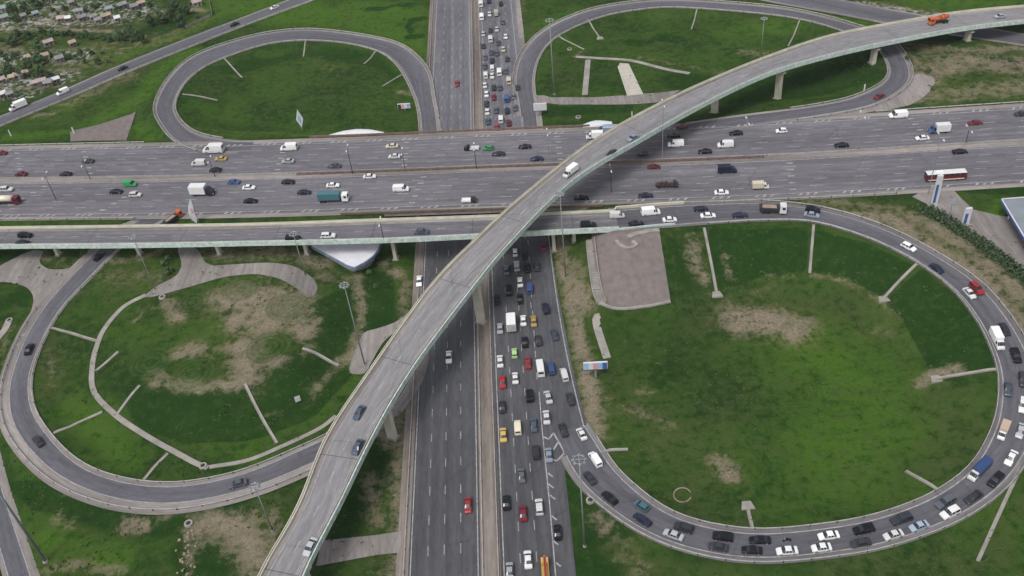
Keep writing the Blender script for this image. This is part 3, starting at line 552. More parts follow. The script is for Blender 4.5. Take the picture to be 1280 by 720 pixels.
S_(dashes('lane_marking', Road(L=np.array([un(660 - 3, 300, 0), un(672 - 3, 485, 0)]), R=np.array([un(660 + 3, 300, 0), un(672 + 3, 485, 0)])), 0, .022, .2, 2.7, 8.6))
for seg in ([(679, 546), (686, 549), (692, 541)], [(692, 541), (706, 566), (696, 576), (691, 575)], [(698, 552), (692, 562)], [(706, 566), (722, 584), (728, 592)]):
    for a, b_ in zip(seg[:-1], seg[1:]): pxline('chevron_marking', [a, ((a[0] + b_[0]) / 2, (a[1] + b_[1]) / 2), b_], 0, .45)
for px_, py_ in ((687, 594), (688, 608), (690, 622), (692, 648), (694, 679), (697, 706)): pxline('hatch_marking', [(px_ - 2, py_ - 3), (px_, py_ - 1), (px_ + 4, py_ + 2)], 0, .4)
# wide crossing highway
S_(strip('highway', EW.off(EW.hw * 0 + 24.8), EW.off(EW.hw * 0 + 1.7), 0, M['asph_ew'], S=EW.S, nx=4)); S_(strip('highway', EW.off(EW.hw * 0 - 1.7), EW.off(EW.hw * 0 - 25.0), 0, M['asph_ew'], S=EW.S + 33, nx=4))
S_(strip('highway_median', EW.off(EW.hw * 0 + 1.7), EW.off(EW.hw * 0 - 1.7), .03, M['shoulder'], S=EW.S))
for o in (2.1, 21.0, -2.1, -21.4): S_(line('edge_line', EW, o, .014, .26))
S_(strip('road_shoulder', EW.off(EW.hw * 0 + 24.8), EW.off(EW.hw * 0 + 22.2), .008, M['shoulder'], S=EW.S)); S_(strip('road_shoulder', EW.off(EW.hw * 0 - 22.8), EW.off(EW.hw * 0 - 25.0), .008, M['shoulder'], S=EW.S))
for k in range(1, 5):
    S_(dashes('lane_marking', EW, 2.1 + 3.78 * k, .014, .22, 4.0, 12.4, ph=k * 2.2)); S_(dashes('lane_marking', EW, -2.1 - 3.86 * k, .014, .22, 4.0, 12.4, ph=13 - k * 2.))
# hatch triplets along the outer edges, arrow rows in the lanes
mb = MB()
def flatdash(mb, rd, s, o, ln, wd, skew=0., dz=.02):
    def P(ss, oo):
        return np.array([np.interp(ss, rd.S, rd.C[:, j]) + np.interp(ss, rd.S, rd.N[:, j]) * oo for j in range(3)]) + [0, 0, dz]
    pts = [P(s - ln / 2 - skew, o - wd / 2), P(s + ln / 2 - skew, o - wd / 2), P(s + ln / 2 + skew, o + wd / 2), P(s - ln / 2 + skew, o + wd / 2)]
    mb.poly(pts)
for o in (21.7, -22.1):
    s = 300.
    while s < EW.S[-1] - 320:
        for k in range(3): flatdash(mb, EW, s + k * 2.3, o, .75, 1.1, .45 if o > 0 else .45)
        s += 13.4
for px_, rows in ((35, 1), (120, 1), (175, -1), (350, 1), (505, 1), (525, -1), (700, 1), (1180, 1), (50, -1), (1000, -1)):
    p = un(px_, 205 if rows > 0 else 240, ZE); s = EW.S[EW.near(p[0], p[1])]
    for k in range(5): flatdash(mb, EW, s - (k * 2.4 if px_ < 200 else k * .4), rows * (4. + 3.8 * k), 2.0, .55, .0)
o = mb.build('hatch_marking', M['white']); S_(o)
for p in o.data.polygons: pass
o.data.update()
# slip roads
LOOPR_M = np.arange(len(LOOPR.C)) < .96 * len(LOOPR.C); _h = LOOPR.hw + 1.6
S_(strip('road_shoulder', LOOPR.off(_h), LOOPR.off(LOOPR.hw - .02), 0, M['shoulder_d'], S=LOOPR.S, mask=LOOPR_M)); S_(strip('road_shoulder', LOOPR.off(-LOOPR.hw + .02), LOOPR.off(-LOOPR.hw - 1.2), 0, M['shoulder_d'], S=LOOPR.S))
S_(strip('slip_road', LOOPR.off(LOOPR.hw), LOOPR.off(-LOOPR.hw), .012, M['asph_loop'], S=LOOPR.S, nx=2))
S_(line('edge_line', LOOPR, LOOPR.hw - .12, .024, .24, i1=int(.97 * len(LOOPR.C)))); S_(line('edge_line', LOOPR, -LOOPR.hw + .12, .024, .24))
road('slip_road', LOOPB, M['asph_loop'], shL=3.4, shR=1.2, dz=.012)
road('slip_road', LOOPTL, M['asph_loop'], shL=1.3, shR=1.2, dz=.010)
road('slip_road', LOOPTR, M['asph_loop'], shL=1.6, shR=1.0, dz=.010)
road('side_road', DIAL, M['asph_loop'], shL=.8, shR=1.2, dz=.005)
road('side_road', BLR, M['asph_loop'], shL=1, shR=1.8, dz=.005)
road('side_road', DIAR, M['asph_loop'], shL=1, shR=1.2, dz=.005)
# pavements draped on the ground
def chaikin(P):
    for _ in range(2): P = [q for i in range(len(P)) for q in ((.8 * P[i][0] + .2 * P[(i + 1) % len(P)][0], .8 * P[i][1] + .2 * P[(i + 1) % len(P)][1]), (.2 * P[i][0] + .8 * P[(i + 1) % len(P)][0], .2 * P[i][1] + .8 * P[(i + 1) % len(P)][1]))]
    return P
def drape(name, px_poly, mat, dz=.09, cell=2.):
    if name in ('pavement', 'gravel_apron'): px_poly = chaikin(px_poly)
    return sheet(name, [G(*p)[:2] for p in px_poly], gz, mat, dz, cell)
drape('pavement', [(-30, 352), (0, 332), (38, 313), (56, 313), (48, 328), (60, 337), (84, 337), (106, 325), (124, 312), (117, 318), (79, 354), (49, 390), (26, 431), (11, 478), (6, 480), (22, 425), (40, 388), (43, 372), (34, 358), (0, 351), (-30, 365)], M['pave'])
drape('pavement', [(220, 308), (246, 308), (258, 333), (300, 330), (340, 328), (370, 333), (392, 348), (398, 360), (392, 372), (378, 365), (350, 348), (320, 342), (280, 346), (240, 358), (190, 372), (178, 372), (195, 358), (222, 345), (228, 330)], M['pave'])
drape('pavement', [(433, 467), (450, 425), (455, 415), (475, 410), (495, 403), (519, 385), (519, 402), (505, 410), (480, 425), (466, 450), (456, 469)], M['pave'])
drape('footpath', [(395, 708), (402, 676), (470, 669), (512, 663), (511, 690), (470, 694)], M['pave'])
for P_ in ([(636, 60), (651, 75), (646, 98), (652, 120), (656, 185), (634, 185)], [(542, 97), (549, 90), (550, 185), (540, 188), (536, 130)]): sheet('highway', [un(p[0], p[1], 0)[:2] for p in P_], zero, M['asph_far'], .004, 4.)
drape('gravel_apron', [(1143, 90), (1172, 98), (1160, 118), (1135, 134), (1060, 145), (1020, 150), (1060, 141), (1100, 130), (1128, 116)], M['pave'])
drape('paved_slope', [(739, 292), (824, 288), (838, 376), (800, 384), (765, 385), (750, 378), (744, 335)], M['brick'], .12)
drape('paved_slope', [(88, 165), (170, 140), (158, 176), (88, 177)], M['brick'], .12)
drape('forecourt', [(1140, 246), (1168, 232), (1190, 236), (1216, 262), (1250, 270), (1300, 275), (1300, 350), (1240, 311), (1200, 285), (1172, 264), (1160, 256)], M['pave'])
drape('footpath', [(772, 84), (775, 79), (786, 80), (804, 118), (784, 120)], plain('pale_new_concrete', (.42, .39, .34), .9), .14)
drape('footpath', [(669, 119), (690, 122), (740, 122), (784, 119), (773, 84), (775, 79), (784, 80), (804, 117), (850, 113), (830, 127), (760, 131), (700, 131), (676, 131), (679, 162), (670, 162)], M['pave'])
def gribbon(name, pts, w, mat, h=.0, dz=.12, label=None, cat=None, group=None, parent=None):
    P = catmull(np.array([G(*p) for p in pts]), 1.2) if len(pts) > 1 else None
    T_ = np.gradient(P, axis=0)[:, :2]; T_ /= np.linalg.norm(T_, axis=1)[:, None] + 1e-9; N2 = np.stack([-T_[:, 1], T_[:, 0]], 1)
    v = []; f = []
    for i, p in enumerate(P):
        z = gz(p[0], p[1])
        prof = ((-w / 2, -.3), (-w / 2, .12), (-w / 4, .0), (w / 4, .0), (w / 2, .12), (w / 2, -.3)) if h else ((-w / 2, -.3), (-w / 2, 0), (w / 2, 0), (w / 2, -.3))
        for o_, zz_ in prof: v.append((p[0] + N2[i, 0] * o_, p[1] + N2[i, 1] * o_, z + zz_ + dz))
    k = 6 if h else 4
    for i in range(len(P) - 1):
        for j in range(k - 1): a = i * k + j; f.append((a, a + 1, a + k + 1, a + k))
    me = mesh(name, v, f)
    if sum(p.normal.z for p in me.polygons) < 0: me.flip_normals()
    o = link(name, me, mat, parent)
    if cat: tag(o, label, cat, group)
    else: S_(o)
    return o
for pts, w_ in (([(182, 369), (153, 385), (126, 420), (116, 455), (117, 488), (140, 515), (175, 540), (235, 574), (260, 585)], 1.5), ([(262, 584), (320, 572), (395, 538), (420, 520)], 1.2),
                ([(720, 71), (750, 73), (790, 76), (830, 86), (862, 92)], 1.8), ([(735, 75), (731, 119)], 2.2), ([(750, 395), (745, 400), (753, 430), (759, 448)], 2.2)):
    gribbon('footpath', pts, w_, M['concrete'])
for pts in ([(-10, 430), (4, 415), (12, 400)],): gribbon('culvert_path', pts, 2.2, M['concrete'])

# ------------------------------------------------------------------ labels for families
ORD = ['first', 'second', 'third', 'fourth', 'fifth', 'sixth', 'seventh', 'eighth', 'ninth', 'tenth', 'eleventh', 'twelfth', 'thirteenth', 'fourteenth', 'fifteenth', 'sixteenth', 'seventeenth', 'eighteenth', 'nineteenth', 'twentieth',
       'twenty-first', 'twenty-second', 'twenty-third', 'twenty-fourth', 'twenty-fifth', 'twenty-sixth', 'twenty-seventh', 'twenty-eighth', 'twenty-ninth', 'thirtieth']
FAM = {}
def fam(o, what, where, px, vert=False): FAM.setdefault((what, where, vert), []).append((px, o))
def finish_labels():
    for (what, where, vert), lst in FAM.items():
        lst.sort(key=lambda q: q[0]); side = 'top' if vert else 'left'; n = len(lst)
        for i, (_, o) in enumerate(lst):
            if n == 1: o['label'] = f'{what} {where}'
            elif i == 0: o['label'] = f'{"topmost" if vert else "leftmost"} {what} {where}'
            elif i == n - 1: o['label'] = f'{"lowest" if vert else "rightmost"} {what} {where}'
            else: o['label'] = f'{ORD[i]} {what} from the {side} {where}'

# drains down the slopes
for pts, where in (([(280, 73), (290, 84), (303, 97)], 'inside the upper left loop'), ([(228, 118), (250, 121), (272, 126)], 'inside the upper left loop'), ([(382, 51), (379, 71)], 'inside the upper left loop'), ([(470, 64), (455, 80)], 'inside the upper left loop'), ([(506, 91), (478, 108)], 'inside the upper left loop'),
              ([(733, 23), (741, 35), (750, 48)], 'inside the upper right loop'), ([(697, 45), (712, 53), (730, 62)], 'inside the upper right loop'), ([(872, 10), (864, 37)], 'inside the upper right loop'), ([(1000, 25), (985, 58)], 'inside the upper right loop'),
              ([(880, 285), (889, 330), (896, 368)], 'inside the lower right loop'), ([(1017, 281), (1012, 342)], 'inside the lower right loop'), ([(1149, 328), (1122, 354), (1104, 374)], 'inside the lower right loop'), ([(1247, 462), (1205, 468), (1170, 474)], 'inside the lower right loop'),
              ([(1176, 616), (1155, 602), (1132, 589)], 'inside the lower right loop'), ([(941, 664), (934, 632)], 'inside the lower right loop'), ([(750, 568), (762, 563), (785, 562)], 'inside the lower right loop'),
              ([(1276, 584), (1250, 640), (1222, 702)], 'outside the lower right loop'), ([(63, 410), (90, 417), (123, 427)], 'inside the lower left loop'), ([(67, 542), (95, 530), (128, 515)], 'inside the lower left loop'),
              ([(180, 600), (192, 585), (210, 567)], 'inside the lower left loop'), ([(306, 480), (325, 518), (346, 554)], 'inside the lower left loop'), ([(175, 482), (160, 500), (147, 518)], 'inside the lower left loop'), ([(148, 440), (120, 464)], 'inside the lower left loop'), ([(378, 436), (400, 445), (423, 457)], 'inside the lower left loop')):
    w_ = .8 if pts[0][1] > 250 else .55
    o = gribbon('drainage_chute', pts, w_, M['concrete'], h=1, dz=.1, label='x', cat='drain', group='concrete drainage chutes on the grass slopes'); fam(o, 'narrow concrete drainage chute', 'running down grass ' + where, pts[0][0])
    if pts[0] in ((880, 285), (1149, 328), (1247, 462), (941, 664), (733, 23)):
        e = G(*pts[-1]); MB().prism([(e[0] - 1.6, e[1] - 1.2), (e[0] + 1.6, e[1] - 1.2), (e[0] + 1.0, e[1] + 1.1), (e[0] - 1.0, e[1] + 1.1)], e[2] - .4, e[2] + .3).build('outlet_pad', M['concrete'], o)

# ------------------------------------------------------------------ barriers
def rail(name, P, label, cat='guard rail', h=.75, w=.12, mat=None, z0=.42, rh=.32, post=4., mid=False, pm=None, split=False):
    P = resample(P, 3.); t_ = empty(name, tuple(P[0]), 0, label, cat)
    P = P - np.array(P[0]); mb = MB(); wall_bm(mb, P, w, rh, z0 + .0)
    if mid: wall_bm(mb, P, w * .8, rh * .5, z0 * .35)
    mb.build('rail', mat or M['steel'], t_)
    Q = resample(P, max(post * 1.5, np.sum(np.linalg.norm(np.diff(P, axis=0), axis=1)) / 96)); pme = MB().box((0, 0, (z0 + rh) / 2), (.2, .2, z0 + rh - .01)).mesh('post'); pme.materials.append(pm or M['dark'])
    for q in Q[:98]: o = link('post', pme, None, t_); o.location = tuple(q)
    return t_
def roadrail(rd, off, label, a=0., b=1., **k):
    P = rd.off(off); n = len(P); return rail(k.pop('name', 'guard_rail'), P[int(a * n):max(int(a * n) + 3, int(b * n))], label, **k)
roadrail(LOOPR, LOOPR.hw + 1.4, 'steel guard rail along the outer edge of the lower right loop', .16, .93)
roadrail(LOOPR, -LOOPR.hw - 1.0, 'steel guard rail along the inner edge of the lower right loop', .1, .98)
roadrail(LOOPB, LOOPB.hw + 2.2, 'steel guard rail along the outer edge of the lower left loop', .22, .8)
roadrail(LOOPB, -LOOPB.hw - 1.0, 'steel guard rail along the inner edge of the lower left loop', .12, .85)
roadrail(LOOPTL, LOOPTL.hw + 1.1, 'steel guard rail along the outer edge of the upper left loop', .08, .93)
roadrail(LOOPTL, -LOOPTL.hw - 1.0, 'steel guard rail along the inner edge of the upper left loop', .03, .95)
roadrail(LOOPTR, LOOPTR.hw + 1.3, 'steel guard rail along the outer edge of the upper right loop', .08, .9)
roadrail(LOOPTR, -LOOPTR.hw - .9, 'steel guard rail along the inner edge of the upper right loop', .08, .9)
roadrail(DIAL, -DIAL.hw - .9, 'steel guard rail along the lower edge of the diagonal side road', .1, .9)
def nsrail(x, y0, y1, label, **k): return rail('guard_rail', np.array([[x, y0, 0], [x, y1, 0]], float), label, **k)
nsrail(-17.6, 60, 247, 'steel guard rail left of the lower central median beside empty lanes'); nsrail(-14.1, 60, 247, 'steel guard rail between the lower central median and jammed lanes')
nsrail(-35.6, 60, 236, 'steel guard rail along the left verge of the lower empty lanes')
nsrail(-17.5, 312, 640, 'steel guard rail left of the upper central median beside empty lanes'); nsrail(-14.2, 312, 640, 'steel guard rail between the upper central median and jammed lanes')
nsrail(-35.9, 372, 640, 'steel guard rail on the left verge of the upper empty lanes')
s_at = lambda px_, py_: EW.near(*un(px_, py_, ZE)[:2]) / len(EW.C)
a_, b_ = s_at(372, 218), s_at(962, 197)
roadrail(EW, 0., 'brown steel fence on the central median of the wide highway', a_, b_, name='median_fence', cat='fence', mat=M['rust'], z0=.55, rh=.5, mid=True, post=3., w=.25)
roadrail(EW, EW.hw * 0 + .9, 'low concrete median kerb on the right of the wide highway', b_, .82, name='median_barrier', cat='barrier', mat=M['concrete'], z0=.0, rh=.45, post=30., w=.3)
roadrail(EW, EW.hw * 0 + .9, 'low concrete median kerb on the left of the wide highway', .2, a_, name='median_barrier', cat='barrier', mat=M['concrete'], z0=.0, rh=.45, post=30., w=.3)
roadrail(EW, 25.0, 'brown steel railing on the upper edge of the wide highway bridge', s_at(385, 176), s_at(745, 160), name='bridge_railing', cat='railing', mat=M['rust'], z0=.45, rh=.5, mid=True, post=3., w=.25)
roadrail(EW, -25.1, 'brown steel railing on the lower edge of the wide highway bridge', s_at(425, 270), s_at(838, 255), name='bridge_railing', cat='railing', mat=M['rust'], z0=.45, rh=.5, mid=True, post=3., w=.25)
roadrail(EW, -24.7, 'grey guard rail along lower left edge of the wide highway', .22, s_at(170, 276), name='guard_rail')
roadrail(EW, -24.7, 'grey guard rail along lower right edge of the wide highway', s_at(850, 255), s_at(1135, 240), name='guard_rail')
roadrail(EW, 24.9, 'grey guard rail along upper right edge of the wide highway', s_at(1090, 135), .8, name='guard_rail')
roadrail(EW, 24.6, 'grey guard rail along upper left edge of the wide highway', .2, s_at(185, 183), name='guard_rail')

# ------------------------------------------------------------------ bridges
def deck(name, rd, label, fascia_mat, cap_mat, thick=1.5, dash=(3., 9.2), pw=.75, asph='asph_deck'):
    t_ = empty(name, (0, 0, 0), 0, label, 'bridge')
    strip('road_surface', rd.off(rd.hw - .3), rd.off(-rd.hw + .3), 0, M[asph], t_, S=rd.S, nx=2)
    strip('walkway', rd.off(rd.hw - pw - .02), rd.off(rd.hw - pw - 1.3), .012, M['shoulder'], t_, S=rd.S); strip('walkway', rd.off(-rd.hw + pw + .9), rd.off(-rd.hw + pw + .02), .012, M['shoulder'], t_, S=rd.S)
    line('edge_line', rd, rd.hw - pw - 1.25, .022, .18, parent=t_); line('edge_line', rd, -rd.hw + pw + 1.05, .022, .18, parent=t_)
    dashes('lane_marking', rd, 0, .014, .2, dash[0], dash[1], parent=t_)
    jm = MB()
    for s_ in np.arange(14., rd.S[-1] - 5, 31.): flatdash(jm, rd, s_, 0., .13, 2 * (np.interp(s_, rd.S, rd.hw) - pw) - .1, 0., .03)
    jm.build('expansion_joint', M['dark'], t_)
    # girder: a trapezoid loft
    n = len(rd.C); v = []; f = []
    for i in range(n):
        for o_, zz_ in ((rd.hw[i] - .02, -.16), (rd.hw[i] - .02, -.55), (rd.hw[i] - 1.6, -.75), (rd.hw[i] - 2.3, -thick), (-rd.hw[i] + 2.3, -thick), (-rd.hw[i] + 1.6, -.75), (-rd.hw[i] + .02, -.55), (-rd.hw[i] + .02, -.16)):
            p = rd.C[i] + rd.N[i] * o_; v.append((p[0], p[1], p[2] + zz_))
    for i in range(n - 1):
        for k in range(8): a = i * 8 + k; c_ = i * 8 + (k + 1) % 8; f.append((a, c_, c_ + 8, a + 8))
    f.append(tuple(range(8))); f.append(tuple(reversed(range((n - 1) * 8, n * 8))))
    link('girder', mesh('girder', v, f), M['concrete'], t_)
    mb = MB(); wall_bm(mb, rd.off(rd.hw - pw / 2, 0), pw, 1.05, -.5 + .0); mb.build('parapet', cap_mat, t_)
    mb = MB(); wall_bm(mb, rd.off(rd.hw - pw * .5), .1, .35, .62); mb.build('handrail', cap_mat, t_)
    mb = MB(); wall_bm(mb, rd.off(-rd.hw + .14, 0), .28, 1.75, -.75); mb.build('parapet', fascia_mat, t_)
    mb = MB(); wall_bm(mb, rd.off(-rd.hw + .9), .12, .3, .45); mb.build('crash_rail', M['steel'], t_)
    return t_
def pier(parent, rd, x, y, w=1.5, d=1.0, cap=1.6, drop=1.45, off=0.):
    i = rd.near(x, y); lim = rd.hw[i] - 2.9; off = float(np.clip((np.array([x, y]) - rd.C[i][:2]) @ rd.N[i][:2], -lim, lim)) if off is None else off; c_ = rd.C[i] + rd.N[i] * off; rz = math.atan2(rd.T[i][1], rd.T[i][0]); top = rd.C[i][2] - drop; g = ground(c_[0], c_[1]) - .8
    mb = MB(); mb.box((c_[0], c_[1], (g + top - 1.0) / 2), (d, w * 1.0, top - 1.0 - g), rz); mb.build('pier', M['cream'], parent)
    hw = rd.hw[i] - 2.4 - abs(off) * .0; hw = min(hw, 3.3) if abs(off) < .1 else min(hw, 2.3); mb = MB(); nx_ = Vector((math.cos(rz + math.pi / 2), math.sin(rz + math.pi / 2), 0)); tx_ = Vector((math.cos(rz), math.sin(rz), 0)); P = Vector((c_[0], c_[1], 0))
    v = []
    for s in (-1, 1):
        for o_, z_ in ((-w / 2 + 0, top - 1.35), (w / 2, top - 1.35), (hw - 0., top - .4), (hw, top + .02), (-hw, top + .02), (-hw, top - .4)): v.append(tuple(P + tx_ * (d / 2 + .06) * s + nx_ * o_ + Vector((0, 0, z_))))
    f = [tuple(reversed(range(6))), tuple(range(6, 12))] + [(k, (k + 1) % 6, 6 + (k + 1) % 6, 6 + k) for k in range(6)]
    link('pier_cap', mesh('pier_cap', v, f), M['cream'], parent)
    mb = MB(); mb.box((c_[0], c_[1], g + .75), (d + .9, w + .9, .5), rz); mb.build('pier_footing', M['concrete'], parent)
ramp = deck('ramp_bridge', RAMP, 'narrow road bridge with pale green lower parapet running straight below the wide highway', M['green'], M['cream'], 1.3, (2.8, 8.6), asph='asph_ew')
for px_ in (-560, -455, -350, -245, -142, -40, 65, 165, 268, 375, 485, 590, 690, 722): p = un(px_, 300, 11); pier(ramp, RAMP, p[0], p[1], 1.7, 1.0)
fly = deck('flyover_bridge', FLY, 'long curved concrete flyover sweeping diagonally over all the other roads', M['green'], M['cream'], 2.0, (3.2, 9.4))
for px_, py_ in ((396, 735), (499, 548), (603, 405), (893, 140), (992, 127), (1092, 80), (1222, 58)):
    g = G(px_, py_) if px_ != 603 else np.array([-15.8, un(603, 405, 0)[1], 0]); pier(fly, FLY, g[0], g[1], 2.3, 1.4, drop=1.9, off=None)
# bridge carrying the wide highway
eb = empty('highway_bridge', (-16, 281, 0), 0, 'wide concrete bridge carrying the broad highway over the dark jammed highway', 'bridge')
i0 = EW.near(-60, 287); i1 = EW.near(26, 275)
for oo in (13.2, -13.2):
    A = EW.off(EW.hw * 0 + oo + 11.6, -.06)[i0:i1]; B = EW.off(EW.hw * 0 + oo - 11.6, -.06)[i0:i1]; n = len(A); v = []; f = []
    for i in range(n):
        for P_, z_ in ((A[i], 0), (A[i], -1.2), (B[i], -1.2), (B[i], 0)): v.append((P_[0] + 16, P_[1] - 281, P_[2] + z_))
    for i in range(n - 1):
        for k in range(4): a = 4 * i + k; c_ = 4 * i + (k + 1) % 4; f.append((a, c_, c_ + 4, a + 4))
    f += [(0, 1, 2, 3), tuple(range(4 * n - 1, 4 * n - 5, -1))]
    link('girder', mesh('girder', v, f), M['concrete'], eb)
for x in (-36.5, -16, 4.6):
    for yy in (263, 274, 288, 299): MB().box((x + 16, yy - 281, 2.5), (.9, 5.5, 5.0)).build('pier', M['concrete'], eb)

# ------------------------------------------------------------------ masts and street lamps
def fit_h(base, top_py):
    lo, hi = 1., 60.
    for _ in range(30):
        m = (lo + hi) / 2
        if pr(base[0], base[1], base[2] + m)[1] > top_py: lo = m
        else: hi = m
    return lo
def mast(bx, by, ty, label, r=.2, crown=1.0, on=None):
    crown = min(crown, 1.3)
    g = G(bx, by) if on is None else on; h = fit_h(g, ty)
    t_ = empty('light_mast', tuple(g), 0, label, 'light mast', 'tall masts with a crown of floodlights')
    MB().tube((0, 0, 0), (0, 0, h), r, r * .45, 10).build('pole', M['pole'], t_, True); MB().tube((0, 0, -.3), (0, 0, .35), r * 1.9, r * 1.7, 10).build('base', M['concrete'], t_)
    mb = MB()
    for k in range(16): a, b_ = 2 * math.pi * k / 16, 2 * math.pi * (k + 1) / 16; mb.tube((crown * math.cos(a), crown * math.sin(a), h - .3), (crown * math.cos(b_), crown * math.sin(b_), h - .3), .09, n=5)
    for k in range(4): a = math.pi / 2 * k; mb.tube((0, 0, h - .3), (crown * math.cos(a), crown * math.sin(a), h - .3), .08, n=5)
    mb.build('crown_ring', M['pole'], t_)
    for k in range(8):
        a = 2 * math.pi * k / 8; l = MB().box((0, 0, 0), (.62, .5, .3), 0, .8).build('floodlight', M['pole'], t_); l.location = (crown * 1.12 * math.cos(a), crown * 1.12 * math.sin(a), h - .35); l.rotation_euler = (0, .5, a)
mast(456, 456, 355, 'tall light mast beside pavement left of the flyover')
mast(57, 702, 560, 'thick light mast on the grass in the bottom left corner', .36)
mast(951, 72, 22, 'light mast on grass inside the upper right loop')
mast(731, 683, 573, 'light mast on grass at the jam fork with crown over white chevrons', .24, 1.2)
mast(194, 362, 295, 'light mast behind the mown mound, crown over the narrow bridge')
mast(341, 664, 607, 'light mast below the lower left loop beside the flyover')
mast(693, 118, 24, 'light mast standing on grass in the upper right loop near jam', .3, 1.6)
mast(382, 345, 291, 'light mast beside the blue edged roof, crown over narrow bridge')
mast(707, 347, 241, 'light mast on brown verge right of the jam, crown over flyover')
mast(1184, 280, 250, 'short light mast on the brown verge near the station hedge', .3, 1.2)
def slamp(bx, by, ty, where, onz=ZE):
    g = un(bx, by, onz); h = min(fit_h(g, ty), 24)
    t_ = empty('street_lamp', tuple(g), 0, None, 'street lamp', 'slender street lamps along the wide highway'); fam(t_, 'slender grey street lamp', where, bx)
    MB().tube((0, 0, 0), (0, 0, h), .15, .08, 7).build('pole', M['dark'] if h < 12 else M['pole'], t_)
    for s in (-1, 1):
        MB().tube((0, 0, h - .1), (0, 1.7 * s, h + .35), .06, n=5).build('arm', M['pole'], t_); MB().box((0, 2.1 * s, h + .36), (.42, 1.0, .22), 0, .8).build('lamp_head', M['bwhite'], t_)
for bx, by, ty in ((-20, 228, 190), (113, 224, 205), (269, 221, 200), (441, 217, 186), (507, 214, 190), (596, 211, 184), (687, 207, 166), (828, 202, 130), (931, 197, 152), (1071, 189, 144), (1207, 180, 162)): slamp(bx, by, ty, 'on the central median of the wide highway')
for bx, by, ty in ((70, 249, 220), (764, 240, 211)): slamp(bx, by, ty, 'below the median of the wide highway')
g = un(1160, 243, ZE); slamp(1160, 243, 172, 'beside the long red bus')
g = un(480, 300, 11.8); slamp(480, 301, 278, 'on the narrow bridge parapet', 11.8)

# ------------------------------------------------------------------ vehicles
def loft(name, st, secs):
    """st: list of (x, halfwidth_low, z_low, z_belt, halfwidth_belt, z_top, halfwidth_top)"""
    v = []; f = []
    for x, wl, zl, zb, wb, zt, wt in st:
        half = [(wl * .93, zl), (wl, zl + (zb - zl) * .45), (wb, zb), (wt, zt), (wt * .55, zt + .035)]
        pts = half + [(-a, z) for a, z in reversed(half)]
        v += [(x, a, z) for a, z in pts]
    n = 10
    for i in range(len(st) - 1):
        for k in range(n - 1): a = i * n + k; f.append((a, a + n, a + n + 1, a + 1))
        f.append((i * n + n - 1, (i + 1) * n + n - 1, (i + 1) * n, i * n))
    f.append(tuple(range(n))); f.append(tuple(reversed(range((len(st) - 1) * n, len(st) * n))))
    me = mesh(name, v, f); bm = bmesh.new(); bm.from_mesh(me); bmesh.ops.recalc_face_normals(bm, faces=bm.faces); bm.to_mesh(me); bm.free(); return me, v
def quadpart(name, v, cells, shrink=.9, off=.018):
    """window panes: slightly proud copies of loft cells given as lists of 4 vertex indices"""
    V = []; F = []
    for c_ in cells:
        P = [Vector(v[i]) for i in c_]; ce = sum(P, Vector()) / 4; n = (P[2] - P[0]).cross(P[3] - P[1]).normalized()
        if n.dot(Vector((ce.x * .2, ce.y, ce.z - .6))) < 0: n = -n
        b = len(V); V += [tuple(ce + (p - ce) * shrink + n * off) for p in P]; F.append((b, b + 1, b + 2, b + 3))
    return mesh(name, V, F)
def wheel_mesh(r=.32, w=.22): return MB().tube((0, -w / 2, 0), (0, w / 2, 0), r, r, 12).mesh('wheel')
WH = wheel_mesh(); WHB = wheel_mesh(.48, .3); WH.materials.append(M['rubber']); WHB.materials.append(M['rubber'])
HUB = MB().tube((0, -.12, 0), (0, .12, 0), .17, .17, 8).mesh('rim'); HUB.materials.append(M['steel'])
